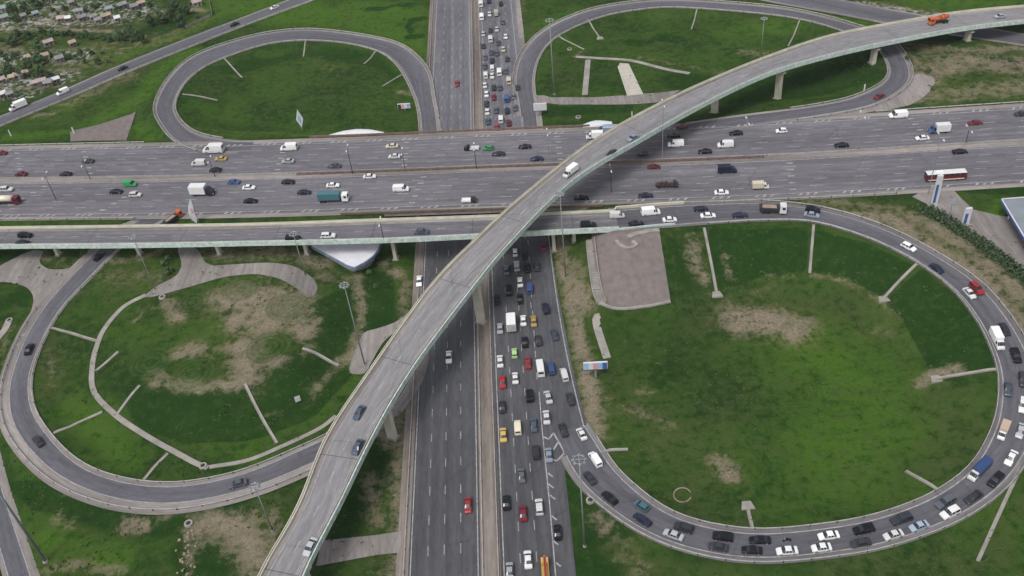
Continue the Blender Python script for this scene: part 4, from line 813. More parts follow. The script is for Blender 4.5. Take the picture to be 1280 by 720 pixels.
def car_proto(kind):
    t_ = empty(kind, (0, -500, 0)); 
    Wd = {'sedan': .9, 'hatchback': .86, 'station_wagon': .9, 'suv': .96, 'van': 1.0, 'minibus': 1.02}[kind]
    if kind == 'sedan':   st = [(-2.25, .8, .34, .62, .8, .70, .72), (-2.12, .9, .25, .86, .84, .95, .76), (-1.5, .9, .22, .92, .86, 1.02, .78), (-.85, .9, .22, .93, .86, 1.40, .64), (-.2, .9, .22, .93, .87, 1.45, .66), (.45, .9, .22, .92, .87, 1.42, .64), (1.15, .9, .22, .90, .86, .98, .78), (1.95, .89, .24, .76, .82, .84, .72), (2.25, .78, .34, .58, .72, .62, .6)]; cab = (2, 6)
    if kind == 'hatchback': st = [(-1.95, .8, .34, .8, .8, .9, .7), (-1.85, .86, .25, .92, .82, 1.05, .72), (-1.45, .86, .22, .95, .83, 1.42, .62), (-.4, .86, .22, .95, .84, 1.5, .64), (.35, .86, .22, .93, .84, 1.46, .62), (1.05, .86, .22, .9, .83, .99, .74), (1.75, .85, .24, .76, .78, .84, .68), (2.0, .75, .34, .6, .7, .64, .58)]; cab = (1, 5)
    if kind == 'station_wagon': st = [(-2.3, .82, .34, .8, .8, .9, .72), (-2.2, .9, .25, .92, .86, 1.05, .76), (-1.85, .9, .22, .94, .86, 1.42, .66), (-.6, .9, .22, .95, .87, 1.5, .68), (.4, .9, .22, .93, .87, 1.46, .66), (1.1, .9, .22, .9, .86, 1.0, .78), (1.95, .89, .24, .78, .82, .86, .72), (2.25, .78, .34, .6, .72, .64, .6)]; cab = (1, 5)
    if kind == 'suv': st = [(-2.3, .88, .42, .95, .86, 1.05, .8), (-2.22, .96, .34, 1.08, .92, 1.25, .82), (-2.0, .96, .32, 1.1, .92, 1.72, .74), (-.6, .96, .32, 1.1, .93, 1.8, .76), (.4, .96, .32, 1.08, .93, 1.76, .74), (1.05, .96, .32, 1.05, .92, 1.15, .84), (2.05, .95, .34, .95, .88, 1.05, .8), (2.35, .86, .42, .75, .8, .82, .7)]; cab = (1, 5)
    if kind == 'van': st = [(-2.6, .98, .35, 1.15, .98, 2.0, .88), (-2.5, 1., .3, 1.2, 1., 2.15, .9), (-1.5, 1., .3, 1.2, 1., 2.2, .92), (.6, 1., .3, 1.2, 1., 2.2, .92), (1.1, 1., .3, 1.2, .99, 2.1, .86), (1.85, 1., .3, 1.15, .97, 1.3, .86), (2.5, .96, .32, .95, .9, 1.05, .8), (2.7, .86, .4, .7, .84, .76, .7)]; cab = (3, 5)
    if kind == 'minibus': st = [(-3.1, 1., .35, 1.25, 1., 2.4, .9), (-3.0, 1.02, .3, 1.3, 1.02, 2.6, .92), (-1.6, 1.02, .3, 1.3, 1.02, 2.65, .94), (-.2, 1.02, .3, 1.3, 1.02, 2.65, .94), (1.2, 1.02, .3, 1.3, 1.02, 2.62, .92), (2.1, 1.02, .3, 1.25, 1.0, 1.45, .9), (2.85, .98, .32, 1.0, .92, 1.1, .82), (3.05, .9, .4, .75, .86, .8, .7)]; cab = (1, 5)
    me, v = loft('body', st, None); body = link('body', me, PM['white'], t_)
    def cell(i, k): a = i * 10 + k; return (a, a + 10, a + 11, a + 1)
    c0, c1 = cab
    fr = quadpart('windshield', v, [cell(c1 - 1, 3), cell(c1 - 1, 4), cell(c1 - 1, 5)], .97); link('windshield', fr, M['glass'], t_)
    if kind in ('van',): rr = mesh('rear_window', [(-2.63, -.75, 1.35), (-2.63, .75, 1.35), (-2.625, .68, 1.9), (-2.625, -.68, 1.9)], [(0, 3, 2, 1)])
    elif kind == 'minibus': rr = mesh('rear_window', [(-3.13, -.75, 1.5), (-3.13, .75, 1.5), (-3.125, .68, 2.2), (-3.125, -.68, 2.2)], [(0, 3, 2, 1)])
    else: rr = quadpart('rear_window', v, [cell(c0, 3), cell(c0, 4), cell(c0, 5)], .95)
    link('rear_window', rr, M['glass'], t_)
    rng_ = range(c0 + (0 if kind in ('van',) else 0), c1)
    for k, nm in ((2, 'side_window'), (6, 'side_window')): link(nm, quadpart(nm, v, [cell(i, k) for i in rng_ if i > 0 or kind != 'van'], .86), M['glass'], t_)
    L_ = st[-1][0]; r = .32 if kind != 'suv' else .36
    for x in (L_ * .62, -L_ * .62):
        for y in (-1, 1):
            o = link('wheel', WH, None, t_); o.location = (x, y * (Wd - .1), .32)
            h_ = link('rim', HUB, None, o); h_.location = (0, 0, 0)
    for y in (-1, 1):
        MB().box((L_ - .16, y * .62 * Wd, st[-1][3] + .02), (.18, .3, .13)).build('headlight', M['lamp'], t_)
        MB().box((-abs(st[0][0]) + .05, y * .78 * Wd, st[0][3] - .02), (.14, .2, .16)).build('tail_light', M['redlamp'], t_)
    return t_
def truck_proto(kind):
    """cab at +x; parts: cab, windshield, cargo, chassis, wheels"""
    t_ = empty(kind, (0, -500, 0)); big = kind in ('lorry', 'mixer_truck', 'crane_truck', 'dump_truck', 'tanker_truck')
    L_ = {'box_truck': 6.2, 'tilt_truck': 7.2, 'flatbed_truck': 7.5, 'lorry': 10.5, 'mixer_truck': 9.0, 'crane_truck': 9.5, 'dump_truck': 8.2, 'tanker_truck': 11., 'pickup': 5.2}[kind]
    hc = 3.0 if big else 2.1; cl = 2.1 if big else 1.9; W_ = 2.45 if big else (2.0 if kind != 'pickup' else 1.85)
    x1 = L_ / 2; xc = x1 - cl
    if big:
        mb = MB(); mb.box(((x1 + xc) / 2, 0, .55 + (hc - .55) / 2), (cl, W_, hc - .55), 0, .93, .9)
        cabo = mb.build('cab', PM['white'], t_)
        MB().poly([(x1 - .03, -1.05, 1.75), (x1 - .03, 1.05, 1.75), (x1 - .09, 1.0, 2.7), (x1 - .09, -1.0, 2.7)]).build('windshield', M['glass'], t_)
        for s in (-1, 1): MB().poly([(x1 - .35, s * (W_ / 2 - .01), 1.75), (x1 - 1.3, s * (W_ / 2 - .01), 1.75), (x1 - 1.3, s * (W_ / 2 - .06), 2.6), (x1 - .4, s * (W_ / 2 - .06), 2.6)]).build('side_window', M['glass'], t_)
    else:
        hh = hc if kind != 'pickup' else 1.75
        st = [(xc, .95, .4, 1.2, .95, hh, .82), (xc + .75, .97, .35, 1.2, .95, hh + .03, .84), (xc + 1.35, .97, .35, 1.18, .95, 1.32, .84), (x1 - .15, .95, .38, .95, .9, 1.1, .78), (x1, .85, .42, .7, .82, .8, .7)]
        if kind == 'pickup': st = [(q[0] - .2 if i < 2 else q[0],) + q[1:] for i, q in enumerate(st)]
        me, v = loft('cab', st, None); link('cab', me, PM['white'], t_)
        cell = lambda i, k: (i * 10 + k, i * 10 + k + 10, i * 10 + k + 11, i * 10 + k + 1)
        link('windshield', quadpart('windshield', v, [cell(1, 3), cell(1, 4), cell(1, 5)], .96), M['glass'], t_)
        for k in (2, 6): link('side_window', quadpart('side_window', v, [cell(0, k)], .85), M['glass'], t_)
    MB().box((-.3, 0, .72 if big else .55), (L_ - .9, W_ * .45, .28)).build('chassis', M['dark'], t_)
    x0 = -x1; xl = xc - .15; mid = (x0 + xl) / 2; ln = xl - x0
    if kind == 'box_truck': MB().box((mid, 0, .72 + 1.05), (ln, 2.1, 2.1)).build('cargo_box', PM['white'], t_); MB().box((x0 - .03, 0, 1.77), (.04, 1.9, 1.85)).build('rear_door', M['steel'], t_)
    elif kind == 'tilt_truck':
        mb = MB(); b0 = [(-1.1, .72), (1.1, .72), (1.1, 2.45), (.75, 2.8), (-.75, 2.8), (-1.1, 2.45)]
        mb.v = [(x, a, z) for x in (x0, xl) for a, z in b0]; mb.f = [tuple(reversed(range(6))), tuple(range(6, 12))] + [(k, (k + 1) % 6, 6 + (k + 1) % 6, 6 + k) for k in range(6)]; mb.build('cargo_box', PM['blue'], t_)
    elif kind == 'lorry':
        MB().box((mid - .1, 0, 1.1 + 1.2), (ln - .8, 2.5, 2.4)).build('cargo_box', PM['teal'], t_); MB().box((mid - .1, 0, 1.02), (ln - .7, 2.54, .14)).build('side_skirt', M['dark'], t_)
    elif kind == 'flatbed_truck':
        MB().box((mid, 0, .9), (ln, 2.1, .16)).build('flatbed', M['dark'], t_)
        mb = MB()
        for k in range(7): mb.box((x0 + .5 + k * ln / 7, random.uniform(-.5, .5), 1.3 + random.uniform(-.1, .3)), (random.uniform(.5, .9), random.uniform(.7, 1.3), .7), random.random(), .7)
        mb.build('load', PM['brown'], t_)
    elif kind == 'dump_truck':
        mb = MB(); mb.box((mid, 0, 1.65), (ln, 2.4, 1.1), 0, 1.06); mb.build('tipper_body', M['dark'], t_); MB().box((mid, 0, 2.22), (ln * .85, 2.0, .3), 0, .7).build('load', M['soil'], t_)
    elif kind == 'mixer_truck':
        mb = MB(); mb.tube((x0 + .5, 0, 2.7), (x0 + 2.2, 0, 2.5), .65, 1.25, 14).tube((x0 + 2.2, 0, 2.5), (x0 + 3.8, 0, 2.3), 1.25, 1.2, 14).tube((x0 + 3.8, 0, 2.3), (xl - .1, 0, 2.1), 1.2, .7, 14); mb.build('drum', PM['orange'], t_, True); MB().tube((x0 + .6, 0, 3.2), (x0 - .2, 0, 1.9), .2, .3, 8).build('chute', M['steel'], t_)
    elif kind == 'tanker_truck':
        mb = MB(); mb.tube((x0, 0, 2.15), (xl - .3, 0, 2.15), 1.15, 1.15, 16); mb.build('tank', PM['cream'], t_, True); MB().box((mid, 0, 1.1), (ln, 2.2, .25)).build('tank_frame', M['dark'], t_)
    elif kind == 'crane_truck':
        MB().box((mid, 0, 1.25), (ln, 2.4, .5)).build('crane_deck', PM['yellow'], t_); MB().box((x0 + 1.6, 0, 2.0), (1.8, 1.6, 1.1), 0, .85).build('turret', PM['yellow'], t_)
        mb = MB(); mb.box((.6, 0, 3.15), (8.2, .62, .62)); mb.build('boom', PM['red'], t_); MB().box((x1 - .2, 0, 3.15), (1.0, .36, .36)).build('boom_tip', PM['cream'], t_)
    elif kind == 'pickup':
        mb = MB(); mb.box((mid, 0, .62), (ln + .3, 1.8, .3))
        for s in (-1, 1): mb.box((mid, s * .86, .92), (ln + .3, .1, .36))
        mb.box((x0 - .1, 0, .92), (.1, 1.62, .36)); mb.build('cargo_bed', PM['white'], t_)
    wm, wr = (WHB, .48) if big else (WH, .32)
    axl = [x1 - 1.1, x0 + 1.2] + ([x0 + 2.5] if big else [])
    for x in axl:
        for s in (-1, 1): o = link('wheel', wm, None, t_); o.location = (x, s * (W_ / 2 - .18), wr)
    for s in (-1, 1): MB().box((x1 - .02, s * W_ * .38, .85 if big else .72), (.1, .3, .2)).build('headlight', M['lamp'], t_)
    return t_
def bus_proto():
    t_ = empty('bus', (0, -500, 0)); L_ = 12.0
    MB().box((0, 0, .55 + .7), (L_, 2.5, 1.4)).build('lower_body', PM['dark red'], t_)
    MB().box((0, 0, 1.95 + .42), (L_ - .08, 2.44, .84)).build('windows', M['glass'], t_)
    mb = MB()
    for k in range(8):
        for s in (-1, 1): mb.box((-L_ / 2 + .6 + k * 1.55, s * 1.215, 2.37), (.16, .05, .83))
    mb.build('window_pillars', PM['red'], t_)
    mb = MB(); mb.box((0, 0, 2.92), (L_ - .1, 2.4, .22), 0, .8, .97); mb.build('roof', PM['white'], t_); MB().box((-2, 0, 3.1), (2.2, 1.3, .2), 0, .85).build('roof_vent', PM['white'], t_)
    MB().box((0, -1.262, .82), (L_ - 1.2, .02, .4)).build('side_stripe', PM['cream'], t_)
    MB().poly([(L_ / 2 + .012, -1.1, 1.3), (L_ / 2 + .012, 1.1, 1.3), (L_ / 2 + .012, 1.1, 2.6), (L_ / 2 + .012, -1.1, 2.6)]).build('windshield', M['glass'], t_)
    for x in (L_ / 2 - 2.6, -L_ / 2 + 3.2):
        for s in (-1, 1): o = link('wheel', WHB, None, t_); o.location = (x, s * 1.12, .48)
    for s in (-1, 1): MB().box((L_ / 2 + .01, s * .95, .9), (.06, .3, .2)).build('headlight', M['lamp'], t_)
    return t_
def bike_proto():
    t_ = empty('motorcycle', (0, -500, 0))
    MB().box((0, 0, .75), (.9, .34, .34), 0, .7).box((.1, 0, .98), (.45, .28, .2), 0, .6).build('body', PM['black'], t_); MB().box((-.35, 0, .93), (.6, .28, .1)).build('seat', M['dark'], t_)
    for x in (-.72, .72): o = link('wheel', MB().tube((0, -.07, 0), (0, .07, 0), .31, .31, 12).mesh('wheel'), M['rubber'], t_); o.location = (x, 0, .31)
    MB().tube((.72, 0, .31), (.5, 0, 1.05), .05, n=6).tube((.5, -.38, 1.1), (.5, .38, 1.1), .025, n=6).build('handlebar', M['steel'], t_)
    return t_
PROTO = {}; 
def proto(kind):
    if kind not in PROTO:
        PROTO[kind] = car_proto(kind) if kind in ('sedan', 'hatchback', 'station_wagon', 'suv', 'van', 'minibus') else bus_proto() if kind == 'bus' else bike_proto() if kind == 'motorcycle' else truck_proto(kind)
    return PROTO[kind]
def copy_tree(o, parent=None):
    c_ = o.copy(); COL.objects.link(c_); c_.parent = parent
    for ch in list(o.children): copy_tree(ch, c_)
    return c_
PRETTY = {'station_wagon': 'station wagon', 'suv': 'off-roader', 'box_truck': 'box truck', 'tilt_truck': 'covered truck', 'flatbed_truck': 'loaded flatbed truck', 'mixer_truck': 'concrete mixer truck', 'crane_truck': 'crane truck', 'dump_truck': 'dump truck', 'tanker_truck': 'tanker truck'}
CATS = {'sedan': 'car', 'hatchback': 'car', 'station_wagon': 'car', 'suv': 'car', 'van': 'van', 'minibus': 'minibus', 'bus': 'bus', 'motorcycle': 'motorcycle', 'pickup': 'pickup truck'}
def recolour(root, mp):
    for ch in root.children:
        if ch.name.split('.')[0] in mp:
            sl_ = ch.material_slots[0]; sl_.link = 'OBJECT'; sl_.material = PM[mp[ch.name.split('.')[0]]]
def vehicle(px, py, kind, colour, rd, sgn, where, group, extra=None, cc=None, what=None, vert=False, scale=1., hz=.75):
    hz = {'van': 1.1, 'box_truck': 1.4, 'tilt_truck': 1.4, 'lorry': 1.7, 'minibus': 1.3, 'bus': 1.6, 'suv': .9}.get(kind, hz)
    z = rd.C[len(rd.C) // 2][2]
    for _ in range(8):
        p = un(px, py, z + hz); i = rd.near(p[0], p[1]); z = .6 * rd.C[i][2] + .4 * z
    z = rd.C[i][2]; p = un(px, py, z + hz); p[2] = z + .03; T_ = rd.T[i] * sgn
    if extra is not None: a = math.radians(extra); T_ = np.array([T_[0] * math.cos(a) - T_[1] * math.sin(a), T_[0] * math.sin(a) + T_[1] * math.cos(a), T_[2]])
    o = copy_tree(proto(kind)); o.name = kind if kind not in ('suv',) else 'off_roader'
    X = Vector(T_).normalized(); Y = Vector((0, 0, 1)).cross(X).normalized(); Z = X.cross(Y); jit = random.uniform(-.015, .015)
    o.rotation_euler = (Matrix((X, Y, Z)).transposed() @ Matrix.Rotation(jit, 3, 'Z')).to_euler(); o.location = p; o.scale = (scale * random.uniform(.95, 1.05), scale * random.uniform(.97, 1.03), scale * random.uniform(.96, 1.04))
    recolour(o, {'body': colour, 'cab': colour} | (cc or {}))
    tag(o, None, CATS.get(kind, 'truck'), group); w_ = what or f'{colour} {PRETTY.get(kind, kind)}'
    fam(o, w_, where, py if vert else px, vert); return o
S, H, U, V_, Wg = 'sedan', 'hatchback', 'suv', 'van', 'station_wagon'
def fleet(rd, sgn, where, group, lst, vert=False):
    for q in lst:
        kw = q[4] if len(q) > 4 else {}
        vehicle(q[0], q[1], q[2], q[3], rd, sgn, where, group, vert=vert, **kw)
fleet(EW, -1, 'on upper carriageway of wide highway', 'vehicles on the upper carriageway of the wide highway', [
    (1, 191, S, 'dark red'), (26, 217, S, 'dark red'), (110, 201, S, 'dark grey'), (82, 217, S, 'black'), (267, 187, V_, 'white', {'scale': 1.45, 'what': 'large white van'}), (248, 203, V_, 'white'), (276, 198, S, 'yellow'), (269, 212, S, 'black'), (361, 184, V_, 'white', {'scale': 1.15}), (360, 201, S, 'silver'),
    (418, 207, S, 'grey-blue'), (490, 182, S, 'cream'), (493, 195, S, 'white'), (589, 185, 'pickup', 'black', {'cc': {'cargo_bed': 'white'}, 'what': 'black pickup truck with white bed'}), (610, 185, H, 'green'), (623, 192, S, 'navy blue'), (656, 183, S, 'black'), (671, 198, S, 'navy blue'),
    (743, 169, 'box_truck', 'white'), (759, 161, 'tilt_truck', 'blue', {'cc': {'cargo_box': 'light blue'}}), (852, 158, S, 'dark red'), (842, 169, S, 'black'), (845, 179, V_, 'white'), (920, 166, S, 'black'), (881, 189, S, 'black'), (907, 180, V_, 'white'), (977, 163, H, 'white'), (1052, 181, S, 'black'),
    (1123, 143, V_, 'white', {'scale': 1.1}), (1174, 161, 'box_truck', 'blue', {'cc': {'cargo_box': 'white'}, 'what': 'blue cabbed white box truck', 'scale': 1.1}), (1153, 172, S, 'white'), (1219, 153, S, 'dark red'), (1277, 142, S, 'dark grey'), (803, 192, H, 'dark grey')])
fleet(EW, 1, 'on lower carriageway of wide highway', 'vehicles on the lower carriageway of the wide highway', [
    (8, 236, U, 'white'), (8, 252, 'tanker_truck', 'dark red', {'what': 'cream tanker truck with red cab'}), (145, 239, S, 'black'), (162, 229, V_, 'green', {'scale': .92}), (169, 243, Wg, 'white'), (253, 239, 'box_truck', 'navy blue', {'cc': {'cargo_box': 'white'}, 'what': 'white box truck with dark cab', 'scale': 1.4}),
    (292, 227, S, 'blue'), (311, 234, S, 'white'), (313, 251, S, 'black'), (360, 227, S, 'black'), (380, 240, S, 'navy blue'), (416, 246, 'lorry', 'white', {'what': 'teal lorry with white cab'}), (416, 231, S, 'white'), (462, 220, S, 'white'), (501, 235, V_, 'white'),
    (587, 250, 'pickup', 'dark grey', {'cc': {'cargo_bed': 'white'}, 'what': 'dark pickup truck with white bed'}), (727, 247, S, 'black'), (817, 208, S, 'dark red'), (834, 231, 'flatbed_truck', 'dark grey', {'what': 'dark flatbed truck with brown load'}), (807, 244, S, 'navy blue'),
    (902, 240, S, 'white'), (909, 211, 'box_truck', 'navy blue', {'cc': {'cargo_box': 'navy blue'}}), (951, 231, 'box_truck', 'white', {'cc': {'cargo_box': 'cream'}, 'scale': .9, 'what': 'cream boxed small truck'}), (1200, 189, S, 'black'), (1182, 219, 'bus', 'red', {'what': 'long red bus with white roof'})])
vehicle(217, 274, 'dump_truck', 'orange', LOOPB, -1, 'at the exit under the wide highway', 'work trucks', extra=12, what='orange dump truck with dark tipper', scale=.85)
fleet(RAMP, 1, 'on the narrow bridge with green parapet', 'vehicles on the narrow bridge', [
    (31, 293.5, U, 'black'), (28, 303, S, 'black'), (366, 297, U, 'black'), (410, 294, Wg, 'white'), (527, 289, S, 'grey-blue'), (735, 281, U, 'black', {'scale': 1.1}), (771, 268, V_, 'white', {'scale': .88})])
fleet(LOOPR, 1, 'where the bridge road nears the right loop', 'vehicles queueing onto the right loop', [
    (795, 279, S, 'black'), (813, 264, V_, 'white', {'scale': 1.1}), (837, 274, S, 'white'), (876, 260.5, S, 'navy blue'), (885, 269, S, 'white'), (925, 268.5, S, 'navy blue'), (966, 263, 'dump_truck', 'white', {'what': 'white cabbed dump truck'}), (1016, 261.5, U, 'black'), (1015, 268, S, 'light blue')])
fleet(LOOPR, 1, 'on the right bend of the loop', 'vehicles queueing round the right loop', [
    (1136, 308, Wg, 'white'), (1171, 335, S, 'navy blue'), (1221, 360, U, 'red'), (1212, 366, S, 'white'), (1256, 411, S, 'dark grey'), (1247, 423, 'box_truck', 'white'), (1270, 444, U, 'black'), (1279, 474, U, 'dark grey'), (1260, 486, S, 'grey-blue'), (1279, 506, U, 'white'),
    (1255, 537, 'box_truck', 'white', {'cc': {'cargo_box': 'beige'}, 'what': 'white truck with beige box', 'scale': .85}), (1276, 538, S, 'silver'), (1264, 572, S, 'white'), (1225, 586, 'tilt_truck', 'white', {'what': 'white truck with blue covered body'}), (1245, 599, U, 'black')], True)
fleet(LOOPR, 1, 'on the bottom bend of the loop', 'vehicles queueing round the right loop', [
    (1217, 621, S, 'dark grey'), (1188, 640, U, 'white'), (1182, 627, U, 'grey'), (1149, 657, S, 'light blue'), (1127, 648, U, 'dark grey'), (1117, 668, S, 'white'), (1080, 661, U, 'black'), (1076, 678, S, 'dark grey'), (1036, 669, S, 'white'), (1027, 684, S, 'white'), (984, 688, S, 'white'), (984, 674, 'motorcycle', 'black'),
    (950, 674.5, S, 'black'), (940, 687, S, 'black'), (904, 670, U, 'black'), (898, 683, S, 'dark grey'), (855, 659, U, 'dark grey'), (842, 668, S, 'silver'), (802, 632, H, 'teal'), (803, 649, S, 'navy blue'), (762, 622, S, 'black'), (737, 597, S, 'dark grey'), (744, 573, V_, 'white', {'scale': .9}), (727, 542, S, 'white', {'scale': .95}), (704, 537, S, 'dark grey', {'extra': -6})])
fleet(NSR, 1, 'in the central traffic jam', 'vehicles in the central traffic jam', [
    (644, 315, H, 'white'), (656, 318, S, 'black'), (679, 307, S, 'dark red'), (646, 332, U, 'silver'), (659, 334, S, 'black'), (671, 333, S, 'dark grey'), (633, 337, S, 'grey'), (650, 352, S, 'white'), (662, 359, V_, 'blue', {'scale': .9}), (636, 362, U, 'black'), (621, 374, S, 'black'), (650, 373, S, 'black'),
    (682, 385, U, 'navy blue', {'extra': 5}), (639, 402, 'box_truck', 'white', {'scale': 1.25}), (654, 400, S, 'white'), (667, 401, S, 'yellow'), (625, 410, S, 'silver'), (656, 427, S, 'black'), (673, 425, S, 'dark grey', {'extra': 4}), (693, 418, S, 'grey-blue', {'extra': 7}), (643, 441, H, 'lime green'), (625, 451, S, 'white'), (660, 453, S, 'red'),
    (675, 458, 'minibus', 'white', {'extra': 2}), (689, 460, U, 'blue', {'extra': 3}), (705, 467, V_, 'white', {'extra': 8, 'scale': .88}), (628, 477, S, 'red'), (644, 472, S, 'white'), (662, 494, U, 'black'), (685, 496, S, 'silver', {'extra': 9}), (713, 498, S, 'dark grey', {'extra': 8}), (628, 508, S, 'dark grey'), (683, 521, S, 'white', {'scale': 1.05}),
    (667, 531, S, 'grey-blue'), (647, 533, V_, 'cream', {'scale': .9}), (629, 543, S, 'yellow'), (670, 565, U, 'dark grey'), (686, 568, S, 'light blue'), (652, 594, S, 'grey'), (633, 628, S, 'black'), (674, 633, Wg, 'white', {'scale': 1.08}), (654, 641, S, 'dark red'), (697, 665, S, 'black'), (660, 699, S, 'white', {'scale': 1.05}), (637, 713, S, 'silver'),
    (682, 717, 'crane_truck', 'yellow', {'scale': .7, 'what': 'yellow truck with red crane boom'})], True)
fleet(NSR, 1, 'in the distant jam at the top', 'vehicles in the far traffic jam at the top', [
    (601, 4, V_, 'white'), (611, 1, S, 'black'), (626, 4, S, 'black'), (602, 20, V_, 'white'), (612, 17, S, 'white'), (620, 15, 'box_truck', 'dark grey', {'cc': {'cargo_box': 'beige'}, 'what': 'beige box truck', 'scale': .85}), (628, 27, S, 'grey'), (613, 37, S, 'dark grey'), (621, 36, S, 'silver'), (604, 42, S, 'silver'), (604, 57, S, 'dark grey'),
    (613, 48, V_, 'white'), (623, 53, S, 'grey-blue'), (632, 45, S, 'white'), (629, 61, S, 'cream'), (614, 65, S, 'grey-blue'), (621, 66, S, 'grey-blue'), (606, 71, S, 'grey'), (615, 75, S, 'navy blue'), (634, 73, S, 'dark grey'), (606, 82, S, 'grey-blue'), (615, 84, V_, 'white', {'scale': .85}), (624, 89, V_, 'white'), (632, 88, S, 'grey'),
    (607, 93, V_, 'white', {'scale': .9}), (615, 94, S, 'white'), (636, 100, V_, 'cream'), (606, 106, S, 'white'), (617, 109, S, 'dark grey'), (625, 109, S, 'grey-blue'), (608, 117, S, 'white'), (617, 121, S, 'dark red'), (633, 122, V_, 'blue'), (642, 120, S, 'grey'), (647, 109, S, 'dark grey'), (608, 129, S, 'dark grey'), (609, 139, S, 'white'),
    (620, 137, S, 'grey'), (634, 138, S, 'navy blue'), (644, 134, S, 'grey'), (610, 151, S, 'grey-blue'), (626, 148, V_, 'white', {'scale': .9}), (636, 153, S, 'dark red'), (621, 158, S, 'red')], True)
fleet(NSL, -1, 'on the nearly empty dark carriageway', 'cars on the nearly empty carriageway', [(571, 104, S, 'red'), (524, 351, S, 'white'), (561, 446, S, 'white'), (585, 631, S, 'red')], True)
fleet(FLY, -1, 'on the curved flyover', 'vehicles on the curved flyover', [(765, 191, S, 'grey-blue'), (791, 172, S, 'silver'), (713, 212, 'box_truck', 'white', {'scale': .95}), (1173, 26, 'mixer_truck', 'orange', {'scale': .95}), (1250, 20, S, 'silver'), (449, 515, S, 'grey-blue'), (447, 558, S, 'grey-blue'), (388, 683, S, 'silver')], True) if False else None
def flyv(lst):
    sg = 1 if FLY.T[len(FLY.T) // 2][1] < 0 else -1
    fleet(FLY, sg, 'on the curved flyover', 'vehicles on the curved flyover', lst, True)
flyv([(765, 191, S, 'dark grey'), (791, 172, S, 'light blue'), (713, 213, 'box_truck', 'white', {'scale': .95}), (1173, 27, 'mixer_truck', 'orange', {'scale': .95}), (1250, 20, S, 'silver'), (449, 515, S, 'grey-blue'), (447, 558, S, 'grey-blue'), (388, 683, S, 'silver')])
fleet(DIAL, -1, 'on the side road at upper left', 'vehicles on the side road at upper left', [(22, 132, 'box_truck', 'white', {'scale': 1.15}), (78, 114, V_, 'white'), (153, 85, S, 'black'), (293, 30, S, 'black'), (343, 9, S, 'white')])
fleet(LOOPTR, 1, 'on the upper right loop', 'cars on the upper right loop', [(1099, 120, S, 'dark red')])
fleet(LOOPB, -1, 'on the lower left loop', 'cars on the lower left loop', [(36, 436, S, 'black'), (47, 551, S, 'dark grey'), (297, 604, S, 'grey'), (124, 320, S, 'black')])
for k_, r_ in PROTO.items():
    kill = [r_] + [c_ for c_ in r_.children_recursive]
    for o in kill: bpy.data.objects.remove(o, do_unlink=True)

# ------------------------------------------------------------------ signs, canopies
def billboard(px, py, w_, h_, zlo, label, mats, post=True):
    g = G(px, py); t_ = empty('billboard', tuple(g), -.06, label, 'billboard')
    MB().box((0, 0, zlo + h_ / 2), (w_, .5, h_)).build('panel', M['bwhite'], t_)
    n = len(mats)
    for k, m_ in enumerate(mats):
        ww = w_ * .96 / n; MB().box((-w_ * .48 + ww * (k + .5), -.27, zlo + h_ * (.5 + .06 * (k % 2))), (ww, .02, h_ * (.9 - .12 * (k % 2)))).build('picture', M[m_], t_)
    MB().box((0, -.27, zlo + h_ * .035), (w_, .03, h_ * .07)).build('lower_frame', M['dark'], t_)
    MB().tube((0, .3, -.3), (0, .3, zlo + h_ * .6), .3, n=10).build('post', M['pole'], t_)
billboard(745, 472, 6.4, 2.6, 3.2, 'wide blue and pink billboard beside the jam on a single post', ('sky_blue', 'bwhite', 'pink', 'sky_blue', 'bblue'))
billboard(506, 138, 5., 2.2, .8, 'dark and blue billboard on grass at right end of the upper left loop', ('dark', 'pink', 'bwhite', 'sky_blue'))
billboard(676, 146, 5.0, 3.2, 2.6, 'pale lilac sign board above the road edge at the top jam exit', ('bwhite', 'bwhite'))
def diamond(px, py, label):
    g = G(px, py); t_ = empty('diamond_sign', tuple(g), 0, label, 'sign'); h = 9.
    mb = MB(); pts = [(0, 1.0), (1.35, 4.6), (0, h), (-1.35, 4.6)]
    mb.v = [(x, y, z) for y in (-.25, .25) for x, z in pts]; mb.f = [(0, 1, 2, 3), (7, 6, 5, 4)] + [(k, (k + 1) % 4 + 0, 4 + (k + 1) % 4, 4 + k) for k in range(4)]; mb.build('panel', M['bwhite'], t_)
    MB().poly([(0, -.27, 2.6), (.7, -.27, 4.6), (0, -.27, 7), (-.7, -.27, 4.6)]).build('centre_panel', M['sky_blue'], t_); MB().tube((0, 0, -.3), (0, 0, 1.3), .18).build('post', M['pole'], t_)
diamond(378, 162, 'tall white diamond shaped sign on grass inside the upper left loop')
g = un(246, 279, ZE); t_ = empty('banner', tuple(g), 0, 'curved white banner flag beside the orange truck at the highway edge', 'banner')
mb = MB(); prof = [(0, 0), (-1.2, 1.5), (-1.5, 4), (-.9, 6.8), (.4, 9.2), (.9, 9.6), (.8, 7), (.4, 4), (.6, 1.5)]; n = len(prof)
mb.v = [(x, y, z) for y in (-.08, .08) for x, z in prof]; mb.f = [tuple(range(n)), tuple(reversed(range(n, 2 * n)))] + [(k, (k + 1) % n, n + (k + 1) % n, n + k) for k in range(n)]
mb.build('cloth', M['bwhite'], t_); MB().poly([(-.5, -.1, 4), (.3, -.1, 4.3), (.3, -.1, 6), (-.3, -.1, 6.2)]).build('print', M['pink'], t_); MB().tube((.75, 0, -.2), (.9, 0, 9.7), .07).build('post', M['pole'], t_); MB().poly([(.1, -.1, 7), (.7, -.1, 7.2), (.75, -.1, 9.), (.35, -.1, 8.6)]).build('print', M['mint'], t_)
